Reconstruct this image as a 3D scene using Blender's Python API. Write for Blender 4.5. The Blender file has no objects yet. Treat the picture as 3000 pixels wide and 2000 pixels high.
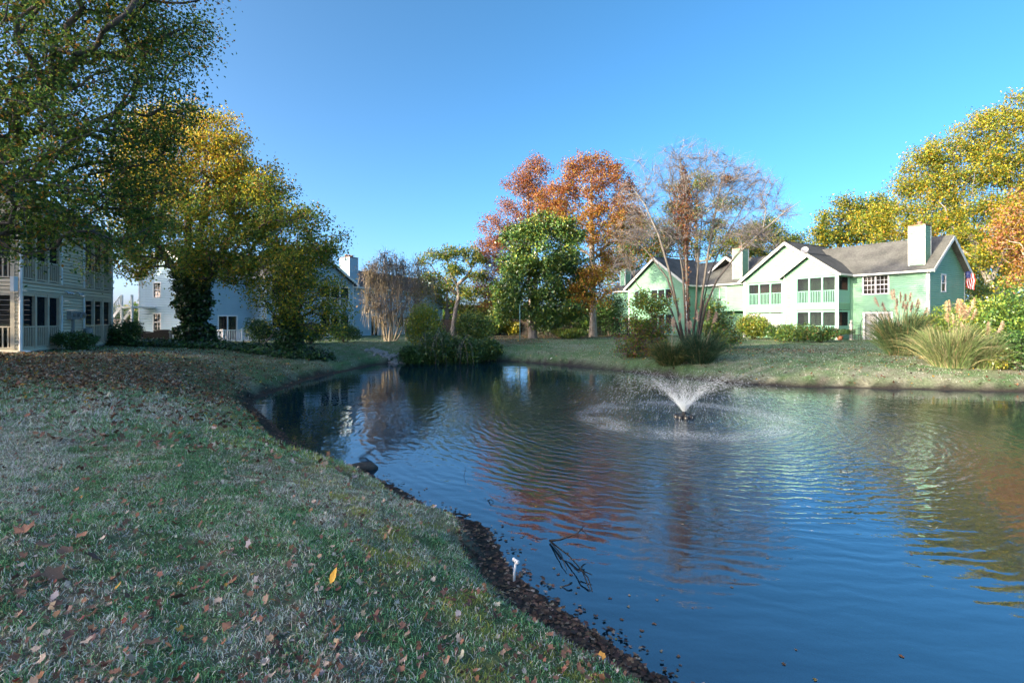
import bpy, math
import numpy as np
from mathutils import Vector

sc = bpy.context.scene
COL = sc.collection
pi = math.pi

# ------------------------------------------------------------------ camera
FPX, HZN = 1500.0, 940.0            # focal length and horizon row of the 3000 px wide photograph
CAMZ = 2.6                          # above the pond's surface
cam = bpy.data.cameras.new('camera')
cam.sensor_width = 36.0
cam.lens = 36.0 * FPX / 3000.0
cam.shift_y = (HZN - 1000.0) / 3000.0
cam.clip_start = 0.05
cam.clip_end = 3000.0
camo = bpy.data.objects.new('camera', cam)
COL.objects.link(camo)
camo.location = (0, 0, CAMZ)
camo.rotation_euler = (pi / 2, 0, 0)
sc.camera = camo

# ------------------------------------------------------------------ sky and sun
SUN_AZ, SUN_EL = math.radians(-120.0), math.radians(13.5)   # azimuth from +Y towards +X
w = bpy.data.worlds.new('World')
sc.world = w
w.use_nodes = True
nt = w.node_tree
nt.nodes.clear()
sky = nt.nodes.new('ShaderNodeTexSky')
sky.sky_type = 'NISHITA'
sky.sun_disc = False
sky.sun_elevation = SUN_EL
sky.sun_rotation = SUN_AZ
sky.altitude = 0
sky.air_density = 0.33
sky.dust_density = 3.0
sky.ozone_density = 2.0
hs = nt.nodes.new('ShaderNodeHueSaturation')
hs.inputs['Hue'].default_value = 0.484
hs.inputs['Saturation'].default_value = 1.27
hs.inputs['Value'].default_value = 1.0
bg = nt.nodes.new('ShaderNodeBackground')
bg.inputs['Strength'].default_value = 0.15
wo = nt.nodes.new('ShaderNodeOutputWorld')
gn = nt.nodes.new('ShaderNodeMix')
gn.data_type = 'RGBA'
gn.blend_type = 'MULTIPLY'
gn.inputs[0].default_value = 1.0
gn.inputs[7].default_value = (1.03, 0.97, 0.91, 1)      # white balance of the picture
nt.links.new(sky.outputs[0], gn.inputs[6])
nt.links.new(gn.outputs[2], hs.inputs['Color'])
nt.links.new(hs.outputs[0], bg.inputs['Color'])
nt.links.new(bg.outputs[0], wo.inputs['Surface'])

sl = bpy.data.lights.new('sun', 'SUN')
sl.energy = 2.35
sl.angle = math.radians(0.5)
sl.color = (1.0, 0.85, 0.60)
slo = bpy.data.objects.new('sun', sl)
COL.objects.link(slo)
sdir = Vector((math.sin(SUN_AZ) * math.cos(SUN_EL), math.cos(SUN_AZ) * math.cos(SUN_EL), math.sin(SUN_EL)))
slo.rotation_euler = sdir.to_track_quat('Z', 'Y').to_euler()
slo.location = sdir * 60

vs = sc.view_settings
vs.view_transform = 'Standard'
vs.look = 'None'
vs.exposure = 2.3
vs.gamma = 1.0
vs.use_curve_mapping = False
sc.cycles.use_adaptive_sampling = True
sc.cycles.adaptive_threshold = 0.02
sc.cycles.max_bounces = 7
sc.cycles.diffuse_bounces = 3
sc.cycles.glossy_bounces = 3
sc.cycles.transmission_bounces = 3
sc.cycles.transparent_max_bounces = 8
sc.cycles.caustics_reflective = False
sc.cycles.caustics_refractive = False
sc.cycles.use_denoising = True

# ------------------------------------------------------------------ helpers
def pw(px, py, z=0.0):
    """a point of the photograph lying at height z -> world x, y"""
    d = (CAMZ - z) * FPX / (py - HZN)
    return ((px - 1500.0) / FPX * d, d)

def at(px, py, Y):
    return np.array([(px - 1500.0) / FPX * Y, Y, CAMZ + (HZN - py) / FPX * Y])

def np_mesh(name, V, Fc, cols=None, smooth=False):
    """mesh from arrays; Fc is one (n,k) array or a list of them"""
    me = bpy.data.meshes.new(name)
    V = np.asarray(V, dtype=np.float32).reshape(-1, 3)
    Fl = [np.asarray(f, dtype=np.int32) for f in (Fc if isinstance(Fc, list) else [Fc]) if len(f)]
    nl = sum(f.size for f in Fl)
    npoly = sum(f.shape[0] for f in Fl)
    me.vertices.add(len(V))
    me.vertices.foreach_set('co', V.ravel())
    me.loops.add(nl)
    me.loops.foreach_set('vertex_index', np.concatenate([f.ravel() for f in Fl]))
    me.polygons.add(npoly)
    tot = np.concatenate([np.full(f.shape[0], f.shape[1], dtype=np.int32) for f in Fl])
    st = np.concatenate([[0], np.cumsum(tot)[:-1]]).astype(np.int32)
    me.polygons.foreach_set('loop_start', st)
    me.polygons.foreach_set('loop_total', tot)
    if smooth:
        me.polygons.foreach_set('use_smooth', np.ones(npoly, dtype=bool))
    if cols is not None:
        a = me.color_attributes.new('col', 'FLOAT_COLOR', 'POINT')
        c = np.ones((len(V), 4), dtype=np.float32)
        c[:, :3] = cols
        a.data.foreach_set('color', c.ravel())
    me.update()
    me.validate()
    return me

class MB:
    """collects shapes into one mesh"""
    def __init__(s):
        s.v, s.f = [], []
    def poly(s, pts, faces):
        n = len(s.v)
        s.v.extend([tuple(map(float, p)) for p in pts])
        s.f.extend([tuple(i + n for i in f) for f in faces])
    def box(s, x0, x1, y0, y1, z0, z1):
        x0, x1 = min(x0, x1), max(x0, x1); y0, y1 = min(y0, y1), max(y0, y1); z0, z1 = min(z0, z1), max(z0, z1)
        s.poly([(x0,y0,z0),(x1,y0,z0),(x1,y1,z0),(x0,y1,z0),(x0,y0,z1),(x1,y0,z1),(x1,y1,z1),(x0,y1,z1)],
               [(3,2,1,0),(4,5,6,7),(0,1,5,4),(1,2,6,5),(2,3,7,6),(3,0,4,7)])
    def hexa(s, p):
        s.poly(p, [(3,2,1,0),(4,5,6,7),(0,1,5,4),(1,2,6,5),(2,3,7,6),(3,0,4,7)])
    def bar(s, a, b, wd, ht, up=(0,0,1)):
        a, b = np.array(a, float), np.array(b, float)
        d = b - a; d /= np.linalg.norm(d)
        u = np.array(up, float)
        if abs(d @ u) > .97: u = np.array([1., 0, 0])
        x = np.cross(d, u); x /= np.linalg.norm(x); y = np.cross(x, d)
        x *= wd / 2; y *= ht / 2
        s.poly([a-x-y, a+x-y, a+x+y, a-x+y, b-x-y, b+x-y, b+x+y, b-x+y],
               [(3,2,1,0),(4,5,6,7),(0,1,5,4),(1,2,6,5),(2,3,7,6),(3,0,4,7)])
    def tube(s, path, rad, n=6):
        V, Fq = tube_np(np.array(path, float), np.array(rad, float) if np.ndim(rad) else np.full(len(path), rad), n)
        base = len(s.v)
        s.v.extend(map(tuple, V.tolist())); s.f.extend([tuple(i + base for i in q) for q in Fq.tolist()])
        s.f.append(tuple(range(base + n - 1, base - 1, -1)))
        e = base + len(V) - n
        s.f.append(tuple(range(e, e + n)))
    def lathe(s, c, prof, n=16):
        base = len(s.v)
        for r, z in prof:
            for k in range(n):
                a = 2 * pi * k / n
                s.v.append((c[0] + r * math.cos(a), c[1] + r * math.sin(a), c[2] + z))
        for i in range(len(prof) - 1):
            for k in range(n):
                k2 = (k + 1) % n
                s.f.append((base + i*n + k, base + i*n + k2, base + (i+1)*n + k2, base + (i+1)*n + k))
        s.f.append(tuple(range(base + n - 1, base - 1, -1)))
        e = base + (len(prof) - 1) * n
        s.f.append(tuple(range(e, e + n)))
    def mesh(s, name, smooth=False):
        me = bpy.data.meshes.new(name)
        me.from_pydata(s.v, [], s.f)
        if smooth:
            me.polygons.foreach_set('use_smooth', np.ones(len(me.polygons), dtype=bool))
        me.update()
        return me
    def build(s, name, mat, parent=None, smooth=False):
        return mk(name, s.mesh(name, smooth), mat, parent)

def tube_np(P, R, n=6):
    T = np.gradient(P, axis=0)
    T /= np.linalg.norm(T, axis=1)[:, None] + 1e-9
    ref = np.array([0.31, 0.17, 0.94]) if abs(T[0, 2]) < .8 else np.array([0.95, 0.2, 0.1])
    A = np.cross(T, ref); A /= np.linalg.norm(A, axis=1)[:, None] + 1e-9
    B = np.cross(T, A)
    ang = np.arange(n) * 2 * pi / n
    V = P[:, None, :] + R[:, None, None] * (np.cos(ang)[None, :, None] * A[:, None, :] + np.sin(ang)[None, :, None] * B[:, None, :])
    m = len(P)
    i = np.arange(m - 1)[:, None] * n
    k = np.arange(n)[None, :]
    k2 = (k + 1) % n
    Fq = np.stack([i + k, i + k2, i + n + k2, i + n + k], -1).reshape(-1, 4)
    return V.reshape(-1, 3), Fq

def mk(name, me, mat, parent=None):
    o = bpy.data.objects.new(name, me)
    COL.objects.link(o)
    if mat is not None and me is not None and not len(me.materials):
        me.materials.append(mat)
    if parent is not None:
        o.parent = parent
    return o

def tag(o, label=None, cat=None, group=None, kind=None):
    if label: o['label'] = label
    if cat: o['category'] = cat
    if group: o['group'] = group
    if kind: o['kind'] = kind
    return o

def thing(name, label, cat, loc=(0, 0, 0), rotz=0, group=None):
    o = bpy.data.objects.new(name, None)
    o.empty_display_size = .2
    COL.objects.link(o)
    o.location = [float(c) for c in loc]
    o.rotation_euler = (0, 0, rotz)
    return tag(o, label, cat, group)

# ------------------------------------------------------------------ materials
def _mat(name):
    m = bpy.data.materials.new(name)
    m.use_nodes = True
    t = m.node_tree
    t.nodes.clear()
    out = t.nodes.new('ShaderNodeOutputMaterial')
    return m, t, out

def mat(name, c1, c2=None, scale=6.0, rough=.7, bump=0.0, bscale=None, metal=0.0, stretch=(1, 1, 1), detail=5, spec=.4):
    m, t, out = _mat(name)
    b = t.nodes.new('ShaderNodeBsdfPrincipled')
    b.inputs['Roughness'].default_value = rough
    b.inputs['Metallic'].default_value = metal
    b.inputs['Specular IOR Level'].default_value = spec
    b.inputs['Base Color'].default_value = (*c1, 1)
    t.links.new(b.outputs[0], out.inputs[0])
    if c2 is not None or bump:
        tc = t.nodes.new('ShaderNodeTexCoord')
        mp = t.nodes.new('ShaderNodeMapping')
        mp.inputs['Scale'].default_value = stretch
        t.links.new(tc.outputs['Object'], mp.inputs[0])
    if c2 is not None:
        n = t.nodes.new('ShaderNodeTexNoise')
        n.inputs['Scale'].default_value = scale
        n.inputs['Detail'].default_value = detail
        n.inputs['Roughness'].default_value = .65
        r = t.nodes.new('ShaderNodeValToRGB')
        r.color_ramp.elements[0].position = .32
        r.color_ramp.elements[1].position = .68
        r.color_ramp.elements[0].color = (*c1, 1)
        r.color_ramp.elements[1].color = (*c2, 1)
        t.links.new(mp.outputs[0], n.inputs['Vector'])
        t.links.new(n.outputs['Fac'], r.inputs[0])
        t.links.new(r.outputs[0], b.inputs['Base Color'])
    if bump:
        n2 = t.nodes.new('ShaderNodeTexNoise')
        n2.inputs['Scale'].default_value = bscale or scale * 4
        n2.inputs['Detail'].default_value = 6
        bp = t.nodes.new('ShaderNodeBump')
        bp.inputs['Strength'].default_value = bump
        bp.inputs['Distance'].default_value = .03
        t.links.new(mp.outputs[0], n2.inputs['Vector'])
        t.links.new(n2.outputs['Fac'], bp.inputs['Height'])
        t.links.new(bp.outputs[0], b.inputs['Normal'])
    return m

def leaf_mat(name, trans=.35, rough=.5, spec=.3, attr=True, color=(.1, .2, .05)):
    """leaves: colour of each leaf from its own attribute, some light passes through"""
    m, t, out = _mat(name)
    b = t.nodes.new('ShaderNodeBsdfPrincipled')
    b.inputs['Roughness'].default_value = rough
    b.inputs['Specular IOR Level'].default_value = spec
    tr = t.nodes.new('ShaderNodeBsdfTranslucent')
    mx = t.nodes.new('ShaderNodeMixShader')
    mx.inputs[0].default_value = trans
    if attr:
        a = t.nodes.new('ShaderNodeAttribute')
        a.attribute_name = 'col'
        t.links.new(a.outputs['Color'], b.inputs['Base Color'])
        t.links.new(a.outputs['Color'], tr.inputs['Color'])
    else:
        b.inputs['Base Color'].default_value = (*color, 1)
        tr.inputs['Color'].default_value = (*color, 1)
    t.links.new(b.outputs[0], mx.inputs[1])
    t.links.new(tr.outputs[0], mx.inputs[2])
    t.links.new(mx.outputs[0], out.inputs[0])
    return m

M = {}
M['leaf'] = leaf_mat('leaf', .5)
M['leaf_gloss'] = leaf_mat('glossy_leaf', .12, .35, .5)
M['blade'] = leaf_mat('grass_blade', .25, .6, .2)
M['dry'] = leaf_mat('dry_leaf', .15, .7, .2)
M['bark'] = mat('bark', (.05, .04, .032), (.13, .11, .09), 9, .9, .8, 22, stretch=(1, 1, .3))
M['bark_pale'] = mat('pale_bark', (.22, .18, .13), (.42, .36, .28), 7, .85, .5, 25, stretch=(1, 1, .4))
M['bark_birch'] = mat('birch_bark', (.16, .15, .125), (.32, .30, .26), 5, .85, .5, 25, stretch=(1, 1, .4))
def _shade_foot(m, z0, z1, dark):
    # shade on the lower stems painted into the bark colour, fading out upwards
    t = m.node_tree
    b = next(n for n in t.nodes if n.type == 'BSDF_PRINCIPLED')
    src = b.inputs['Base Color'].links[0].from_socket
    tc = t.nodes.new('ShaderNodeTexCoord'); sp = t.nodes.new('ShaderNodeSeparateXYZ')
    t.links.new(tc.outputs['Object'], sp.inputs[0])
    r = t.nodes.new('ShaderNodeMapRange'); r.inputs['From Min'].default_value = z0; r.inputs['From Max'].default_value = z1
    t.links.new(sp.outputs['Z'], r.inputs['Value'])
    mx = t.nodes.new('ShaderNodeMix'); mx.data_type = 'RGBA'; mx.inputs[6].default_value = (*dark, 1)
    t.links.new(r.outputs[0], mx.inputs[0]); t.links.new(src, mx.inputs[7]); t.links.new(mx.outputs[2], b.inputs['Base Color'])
_shade_foot(M['bark_birch'], 3.0, 8.5, (.055, .043, .034))
M['bark_grey'] = mat('grey_bark', (.10, .09, .08), (.28, .25, .21), 6, .9, .6, 25, stretch=(1, 1, .4))
M['twig'] = mat('twig', (.10, .09, .09), (.19, .17, .165), 3, .8)
M['moss_strand'] = mat('moss_strand', (.22, .18, .12), (.40, .33, .22), 3, .9)
M['wood_dead'] = mat('dead_wood', (.20, .17, .14), (.38, .33, .28), 12, .9, .4)
M['wood_wet'] = mat('wet_wood', (.012, .010, .009), (.035, .028, .022), 12, .5, .4)
M['white'] = mat('white_paint', (.72, .72, .70), (.80, .80, .78), 3, .5, .05)
M['gutter'] = mat('gutter_white', (.70, .68, .64), (.78, .77, .74), 2, .4)
M['green_side'] = mat('green_siding', (.165, .36, .22), (.21, .41, .265), .8, .55, .06, 14)
M['green_trim'] = mat('green_trim', (.20, .46, .35), (.24, .50, .38), 2, .5)
M['green_white'] = mat('pale_trim', (.55, .58, .52), (.62, .64, .58), 2, .5)
M['blue_side'] = mat('blue_grey_siding', (.33, .49, .57), (.39, .55, .63), .8, .55, .06, 14)
M['beige_side'] = mat('beige_siding', (.62, .53, .37), (.72, .63, .46), .9, .6, .08, 14)
M['beige_trim'] = mat('beige_trim', (.52, .44, .32), (.60, .52, .39), 3, .6)
M['concrete'] = mat('concrete', (.28, .27, .25), (.42, .40, .37), 4, .9, .3)
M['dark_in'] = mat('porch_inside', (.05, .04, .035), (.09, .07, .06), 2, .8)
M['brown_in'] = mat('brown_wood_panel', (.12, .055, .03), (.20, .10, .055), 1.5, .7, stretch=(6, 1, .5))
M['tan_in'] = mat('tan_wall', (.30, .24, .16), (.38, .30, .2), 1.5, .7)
M['meter'] = mat('meter_box', (.22, .23, .22), (.30, .30, .29), 6, .5)
M['black'] = mat('black_enamel', (.005, .005, .006), (.011, .011, .012), 8, .45)
M['black_plastic'] = mat('black_plastic', (.010, .010, .011), (.02, .02, .02), 8, .4)
M['pvc'] = mat('pvc', (.72, .72, .68), (.80, .79, .75), 9, .4)
M['fence'] = mat('fence_wood', (.03, .022, .017), (.07, .052, .04), 2.0, .9, .3, 14, stretch=(1, 1, .3))
M['stone'] = mat('stone', (.20, .20, .19), (.42, .41, .39), 5, .9, .5, 14)
M['log'] = mat('concrete_lump', (.035, .032, .028), (.10, .09, .075), 7, .9, .8, 26)
M['metal'] = mat('galvanised', (.35, .35, .35), (.45, .45, .45), 5, .4, 0, metal=.8)
M['rust'] = mat('rusty_cap', (.16, .09, .06), (.28, .18, .12), 8, .8)
M['red_cloth'] = mat('red_cloth', (.5, .02, .03), None, rough=.8)
M['white_cloth'] = mat('white_cloth', (.75, .75, .74), None, rough=.8)
M['blue_cloth'] = mat('blue_cloth', (.02, .04, .2), None, rough=.8)
M['terracotta'] = mat('terracotta', (.30, .12, .06), (.38, .17, .09), 8, .8)
M['stone_pale'] = mat('cast_stone', (.40, .38, .34), (.52, .50, .46), 10, .9, .3)
M['pole'] = mat('green_pole', (.10, .22, .20), (.16, .30, .27), 4, .5)
M['cushion'] = mat('orange_cushion', (.45, .16, .03), (.55, .22, .05), 4, .8)

def glass_mat(name, tint, ior=1.5, see=.35):
    m, t, out = _mat(name)
    d = t.nodes.new('ShaderNodeBsdfPrincipled')
    d.inputs['Base Color'].default_value = (*tint, 1)
    d.inputs['Roughness'].default_value = .04
    d.inputs['Specular IOR Level'].default_value = .6
    tr = t.nodes.new('ShaderNodeBsdfTransparent')
    mx = t.nodes.new('ShaderNodeMixShader')
    mx.inputs[0].default_value = see
    t.links.new(d.outputs[0], mx.inputs[1])
    t.links.new(tr.outputs[0], mx.inputs[2])
    t.links.new(mx.outputs[0], out.inputs[0])
    return m
M['glass'] = glass_mat('window_glass', (.02, .022, .025), see=.45)
M['clear_glass'] = glass_mat('clear_glass', (.10, .11, .12), see=.8)

def screen_mat(name, tint, see):
    m, t, out = _mat(name)
    d = t.nodes.new('ShaderNodeBsdfDiffuse')
    d.inputs['Color'].default_value = (*tint, 1)
    tr = t.nodes.new('ShaderNodeBsdfTransparent')
    mx = t.nodes.new('ShaderNodeMixShader')
    mx.inputs[0].default_value = see
    t.links.new(d.outputs[0], mx.inputs[1])
    t.links.new(tr.outputs[0], mx.inputs[2])
    t.links.new(mx.outputs[0], out.inputs[0])
    return m
M['screen'] = screen_mat('insect_screen', (.03, .035, .04), .5)

def roof_mat(name, c1, c2):
    m, t, out = _mat(name)
    b = t.nodes.new('ShaderNodeBsdfPrincipled')
    b.inputs['Roughness'].default_value = .9
    b.inputs['Specular IOR Level'].default_value = .2
    tc = t.nodes.new('ShaderNodeTexCoord')
    n1 = t.nodes.new('ShaderNodeTexNoise'); n1.inputs['Scale'].default_value = .7; n1.inputs['Detail'].default_value = 6
    n2 = t.nodes.new('ShaderNodeTexNoise'); n2.inputs['Scale'].default_value = 7; n2.inputs['Detail'].default_value = 4
    mp = t.nodes.new('ShaderNodeMapping'); mp.inputs['Scale'].default_value = (1, 1.6, 1.6)
    t.links.new(tc.outputs['Object'], n1.inputs['Vector'])
    t.links.new(tc.outputs['Object'], mp.inputs[0]); t.links.new(mp.outputs[0], n2.inputs['Vector'])
    ad = t.nodes.new('ShaderNodeMath'); ad.operation = 'ADD'
    ml = t.nodes.new('ShaderNodeMath'); ml.operation = 'MULTIPLY'; ml.inputs[1].default_value = .5
    t.links.new(n1.outputs['Fac'], ad.inputs[0]); t.links.new(n2.outputs['Fac'], ad.inputs[1])
    t.links.new(ad.outputs[0], ml.inputs[0])
    r = t.nodes.new('ShaderNodeValToRGB')
    r.color_ramp.elements[0].position = .38; r.color_ramp.elements[1].position = .62
    r.color_ramp.elements[0].color = (*c1, 1); r.color_ramp.elements[1].color = (*c2, 1)
    t.links.new(ml.outputs[0], r.inputs[0]); t.links.new(r.outputs[0], b.inputs['Base Color'])
    t.links.new(b.outputs[0], out.inputs[0])
    return m
M['roof'] = roof_mat('shingle', (.075, .078, .074), (.15, .153, .143))
M['roof_blue'] = roof_mat('grey_shingle', (.085, .085, .085), (.16, .155, .15))

# ------------------------------------------------------------------ pond and terrain
shore_px = [(1935,1992),(1768,1870),(1665,1801),(1600,1757),(1536,1704),(1490,1656),(1462,1594),(1420,1535),(1330,1512),(1254,1482),
            (1163,1427),(1085,1385),(1001,1361),(926,1338),(850,1285),(790,1232),(752,1200),(739,1183),(750,1168),(821,1144),(906,1111),
            (1008,1090),(1093,1070),(1178,1061),(1300,1056),(1400,1055),(1478,1057),(1586,1065),(1733,1077),(1860,1091),(1960,1102),(2080,1116),
            (2210,1127),(2350,1134),(2500,1138),(2750,1143),(3000,1149)]
SHORE = [pw(*p) for p in shore_px] + [(23, 18.5), (28, 14), (30, 7), (27, 0), (20, -4), (12, -4), (6, -1.5), (3.2, 1.6), (2.1, 2.8)]
SHORE = np.array(SHORE)
# round the corners a little
def _chaikin(P, n=2):
    for _ in range(n):
        Q = np.roll(P, -1, 0)
        P = np.stack([.75 * P + .25 * Q, .25 * P + .75 * Q], 1).reshape(-1, 2)
    return P
SHORE = _chaikin(SHORE, 1)

def shore_dist(x, y):
    """signed distance to the waterline, positive on land"""
    x = np.asarray(x, float).ravel(); y = np.asarray(y, float).ravel()
    out = np.full(x.shape, 1e9); ins = np.zeros(x.shape, bool)
    A = SHORE; B = np.roll(SHORE, -1, 0)
    for (ax, ay), (bx, by) in zip(A, B):
        dx, dy = bx - ax, by - ay
        t = np.clip(((x - ax) * dx + (y - ay) * dy) / (dx * dx + dy * dy), 0, 1)
        d = (x - ax - t * dx) ** 2 + (y - ay - t * dy) ** 2
        np.minimum(out, d, out=out)
        c = (ay > y) != (by > y)
        xi = ax + (y - ay) / (dy if abs(dy) > 1e-9 else 1e-9) * dx
        ins ^= c & (x < xi)
    d = np.sqrt(out)
    return np.where(ins, -d, d)

_rn = np.random.RandomState(5)
_NK = [(_rn.uniform(-1, 1, 2), _rn.uniform(0, 6.28)) for _ in range(40)]
def wob(x, y, sc_=1.0, n0=0, n=8):
    """cheap smooth noise, about -1..1"""
    s = 0
    for i in range(n0, n0 + n):
        (k, ph) = _NK[i % 40]
        s = s + np.sin((x * k[0] + y * k[1]) * sc_ * (1 + .37 * (i - n0)) * 3 + ph)
    return s / n * 1.6

HP = np.array([(0, 0, 1.08), (-4, 4, 1.08), (-9, 12, 1.22), (-19, 20, 1.42), (-21, 28, 1.38), (-18, 31, 1.15), (-26, 44, .85), (-18, 58, .85),
               (-30, 0, 1.4), (10, -12, 1.2), (0, 55, .95), (4, 50, 1.0), (14, 60, 1.0), (25, 46, 1.02), (32, 40, 1.02), (30, 28, .95), (14, 38, .85), (45, 20, 1.0)])
def hz(x, y):
    shp = np.shape(x)
    x = np.asarray(x, float).ravel(); y = np.asarray(y, float).ravel()
    d = shore_dist(x, y)
    num = np.zeros_like(x); den = np.zeros_like(x)
    for a, b, c in HP:
        wgt = 1 / (((x - a) ** 2 + (y - b) ** 2) + 4.0) ** 1.5
        num += wgt * c; den += wgt
    H = num / den
    dn = d + .14 * wob(x, y, 1.1, 3) + .06 * wob(x, y, 3.3, 13)
    flat = .08 * np.clip(d, 0, .5)
    t = np.clip((dn - .28) / .36, 0, 1); t = t * t * (3 - 2 * t)
    lip = .27 * t
    rise = np.where(dn > .6, (H - .32) * (1 - np.exp(-(np.maximum(dn, .6) - .6) / 2.6)), 0)
    z = flat + lip + rise + np.where(d > .9, .028 * wob(x, y, .55, 11) + .014 * wob(x, y, 1.9, 20), .008 * wob(x, y, 3.0, 7))
    zin = -.10 * np.minimum(-d, 1.2) - .30 * np.clip(-d - 1.2, 0, 3)
    z = np.where(d > 0, z, zin + .008 * wob(x, y, 3.0, 7))
    return z.reshape(shp)

def h1(x, y):
    return float(hz(np.array([x]), np.array([y]))[0])

def gp(px, Y):
    """ground point under picture column px at distance Y"""
    X = (px - 1500.0) / FPX * Y
    return np.array([X, Y, h1(X, Y)])

def axis_pts(segs):
    a = []
    for lo, hi, st in segs:
        a.append(np.arange(lo, hi - st * .5, st))
    a.append([segs[-1][1]])
    return np.concatenate(a)
gx = axis_pts([(-900, -100, 80), (-100, -44, 5), (-44, -13, .8), (-13, 3.5, .11), (3.5, 26, .45), (26, 60, .9), (60, 120, 5), (120, 900, 80)])
gy = axis_pts([(-60, -6, 3), (-6, 1.2, .6), (1.2, 13, .11), (13, 24, .25), (24, 66, .55), (66, 130, 5), (130, 1600, 80)])
GX, GY = np.meshgrid(gx, gy)
GZ = hz(GX, GY)
nx, ny = len(gx), len(gy)
GD = shore_dist(GX, GY)

def smooth01(a, lo, hi):
    t = np.clip((a - lo) / (hi - lo), 0, 1)
    return t * t * (3 - 2 * t)

def litter_mask(x, y):
    """how thickly fallen leaves lie on the ground (under the trees)"""
    m = np.zeros(np.shape(x))
    for cx, cy, rx, ry, a in [(-15, 16.5, 8.5, 5.2, .78), (-9.5, 15.2, 3.6, 2.6, .6), (-12, 22, 6, 4.5, .45), (-20, 30, 9, 5, .5), (1, 53, 10, 7, 1.0),
                              (9, 57, 9, 5, .9), (-1.0, 42, 4, 5, .8), (14, 30, 7, 3.4, .45), (23, 26, 6, 4, .25), (-2.0, 47, 5, 5, .8)]:
        q = ((x - cx) / rx) ** 2 + ((y - cy) / ry) ** 2
        m = np.maximum(m, a * smooth01(1.35 - q + .45 * wob(x, y, .9, 14) + .2 * wob(x, y, 3.1, 22), -.1, 1.3))
    return m

def ground_color(x, y, d):
    n1 = wob(x, y, .35, 0); n2 = wob(x, y, 1.3, 9); n3 = wob(x, y, 3.7, 21)
    g = np.array([.10, .17, .065]); straw = np.array([.29, .27, .20]); soil = np.array([.09, .07, .05]); mud = np.array([.045, .038, .03])
    f = smooth01(n1 * .5 + n2 * .6 + n3 * .3, -.5, .7)[..., None]
    f = f * (1 - .45 * smooth01(y, 18, 26))[..., None]
    c = g * (1 - f) + straw * f
    s = smooth01(n2 * .7 - n1 * .4 + .5 * n3, .55, 1.1)[..., None] * .6
    c = c * (1 - s) + soil * s
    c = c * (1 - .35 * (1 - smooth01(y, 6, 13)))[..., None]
    lm = litter_mask(x, y)[..., None]
    c = c * (1 - .75 * lm) + np.array([.075, .045, .026]) * .75 * lm
    mo = (smooth01(d, .5, .75) * (1 - smooth01(d, 1.0, 1.9)) * smooth01(n2 + .6 * n3, -.1, .7) * (1 - smooth01(y, 9, 14)))[..., None]
    c = c * (1 - .8 * mo) + np.array([.17, .19, .03]) * .8 * mo
    m = (1 - smooth01(d + .12 * n2, .28, .58))[..., None]
    c = c * (1 - m) + mud * m
    return np.clip(c, .004, 1)
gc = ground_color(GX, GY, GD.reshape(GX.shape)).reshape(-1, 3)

def ground_material():
    m, t, out = _mat('ground')
    b = t.nodes.new('ShaderNodeBsdfPrincipled')
    b.inputs['Specular IOR Level'].default_value = .15
    a = t.nodes.new('ShaderNodeAttribute'); a.attribute_name = 'col'
    g = t.nodes.new('ShaderNodeNewGeometry')
    n = t.nodes.new('ShaderNodeTexNoise'); n.inputs['Scale'].default_value = 9; n.inputs['Detail'].default_value = 8; n.inputs['Roughness'].default_value = .75
    t.links.new(g.outputs['Position'], n.inputs['Vector'])
    mr = t.nodes.new('ShaderNodeMapRange'); mr.inputs['From Min'].default_value = .3; mr.inputs['From Max'].default_value = .7
    mr.inputs['To Min'].default_value = .45; mr.inputs['To Max'].default_value = 1.55
    t.links.new(n.outputs['Fac'], mr.inputs[0])
    mx = t.nodes.new('ShaderNodeVectorMath'); mx.operation = 'SCALE'
    t.links.new(a.outputs['Color'], mx.inputs[0]); t.links.new(mr.outputs[0], mx.inputs['Scale'])
    t.links.new(mx.outputs[0], b.inputs['Base Color'])
    b.inputs['Roughness'].default_value = .9
    bp = t.nodes.new('ShaderNodeBump'); bp.inputs['Strength'].default_value = .9; bp.inputs['Distance'].default_value = .05
    n2 = t.nodes.new('ShaderNodeTexNoise'); n2.inputs['Scale'].default_value = 22; n2.inputs['Detail'].default_value = 7
    t.links.new(g.outputs['Position'], n2.inputs['Vector'])
    t.links.new(n2.outputs['Fac'], bp.inputs['Height']); t.links.new(bp.outputs[0], b.inputs['Normal'])
    t.links.new(b.outputs[0], out.inputs[0])
    return m
ii = (np.arange(ny - 1)[:, None] * nx + np.arange(nx - 1)[None, :]).ravel()
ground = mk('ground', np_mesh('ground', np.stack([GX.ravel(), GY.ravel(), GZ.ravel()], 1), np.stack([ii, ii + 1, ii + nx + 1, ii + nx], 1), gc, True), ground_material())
tag(ground, 'grassy bank around the pond, frosty and strewn with leaves', 'ground', kind='structure')

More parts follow.
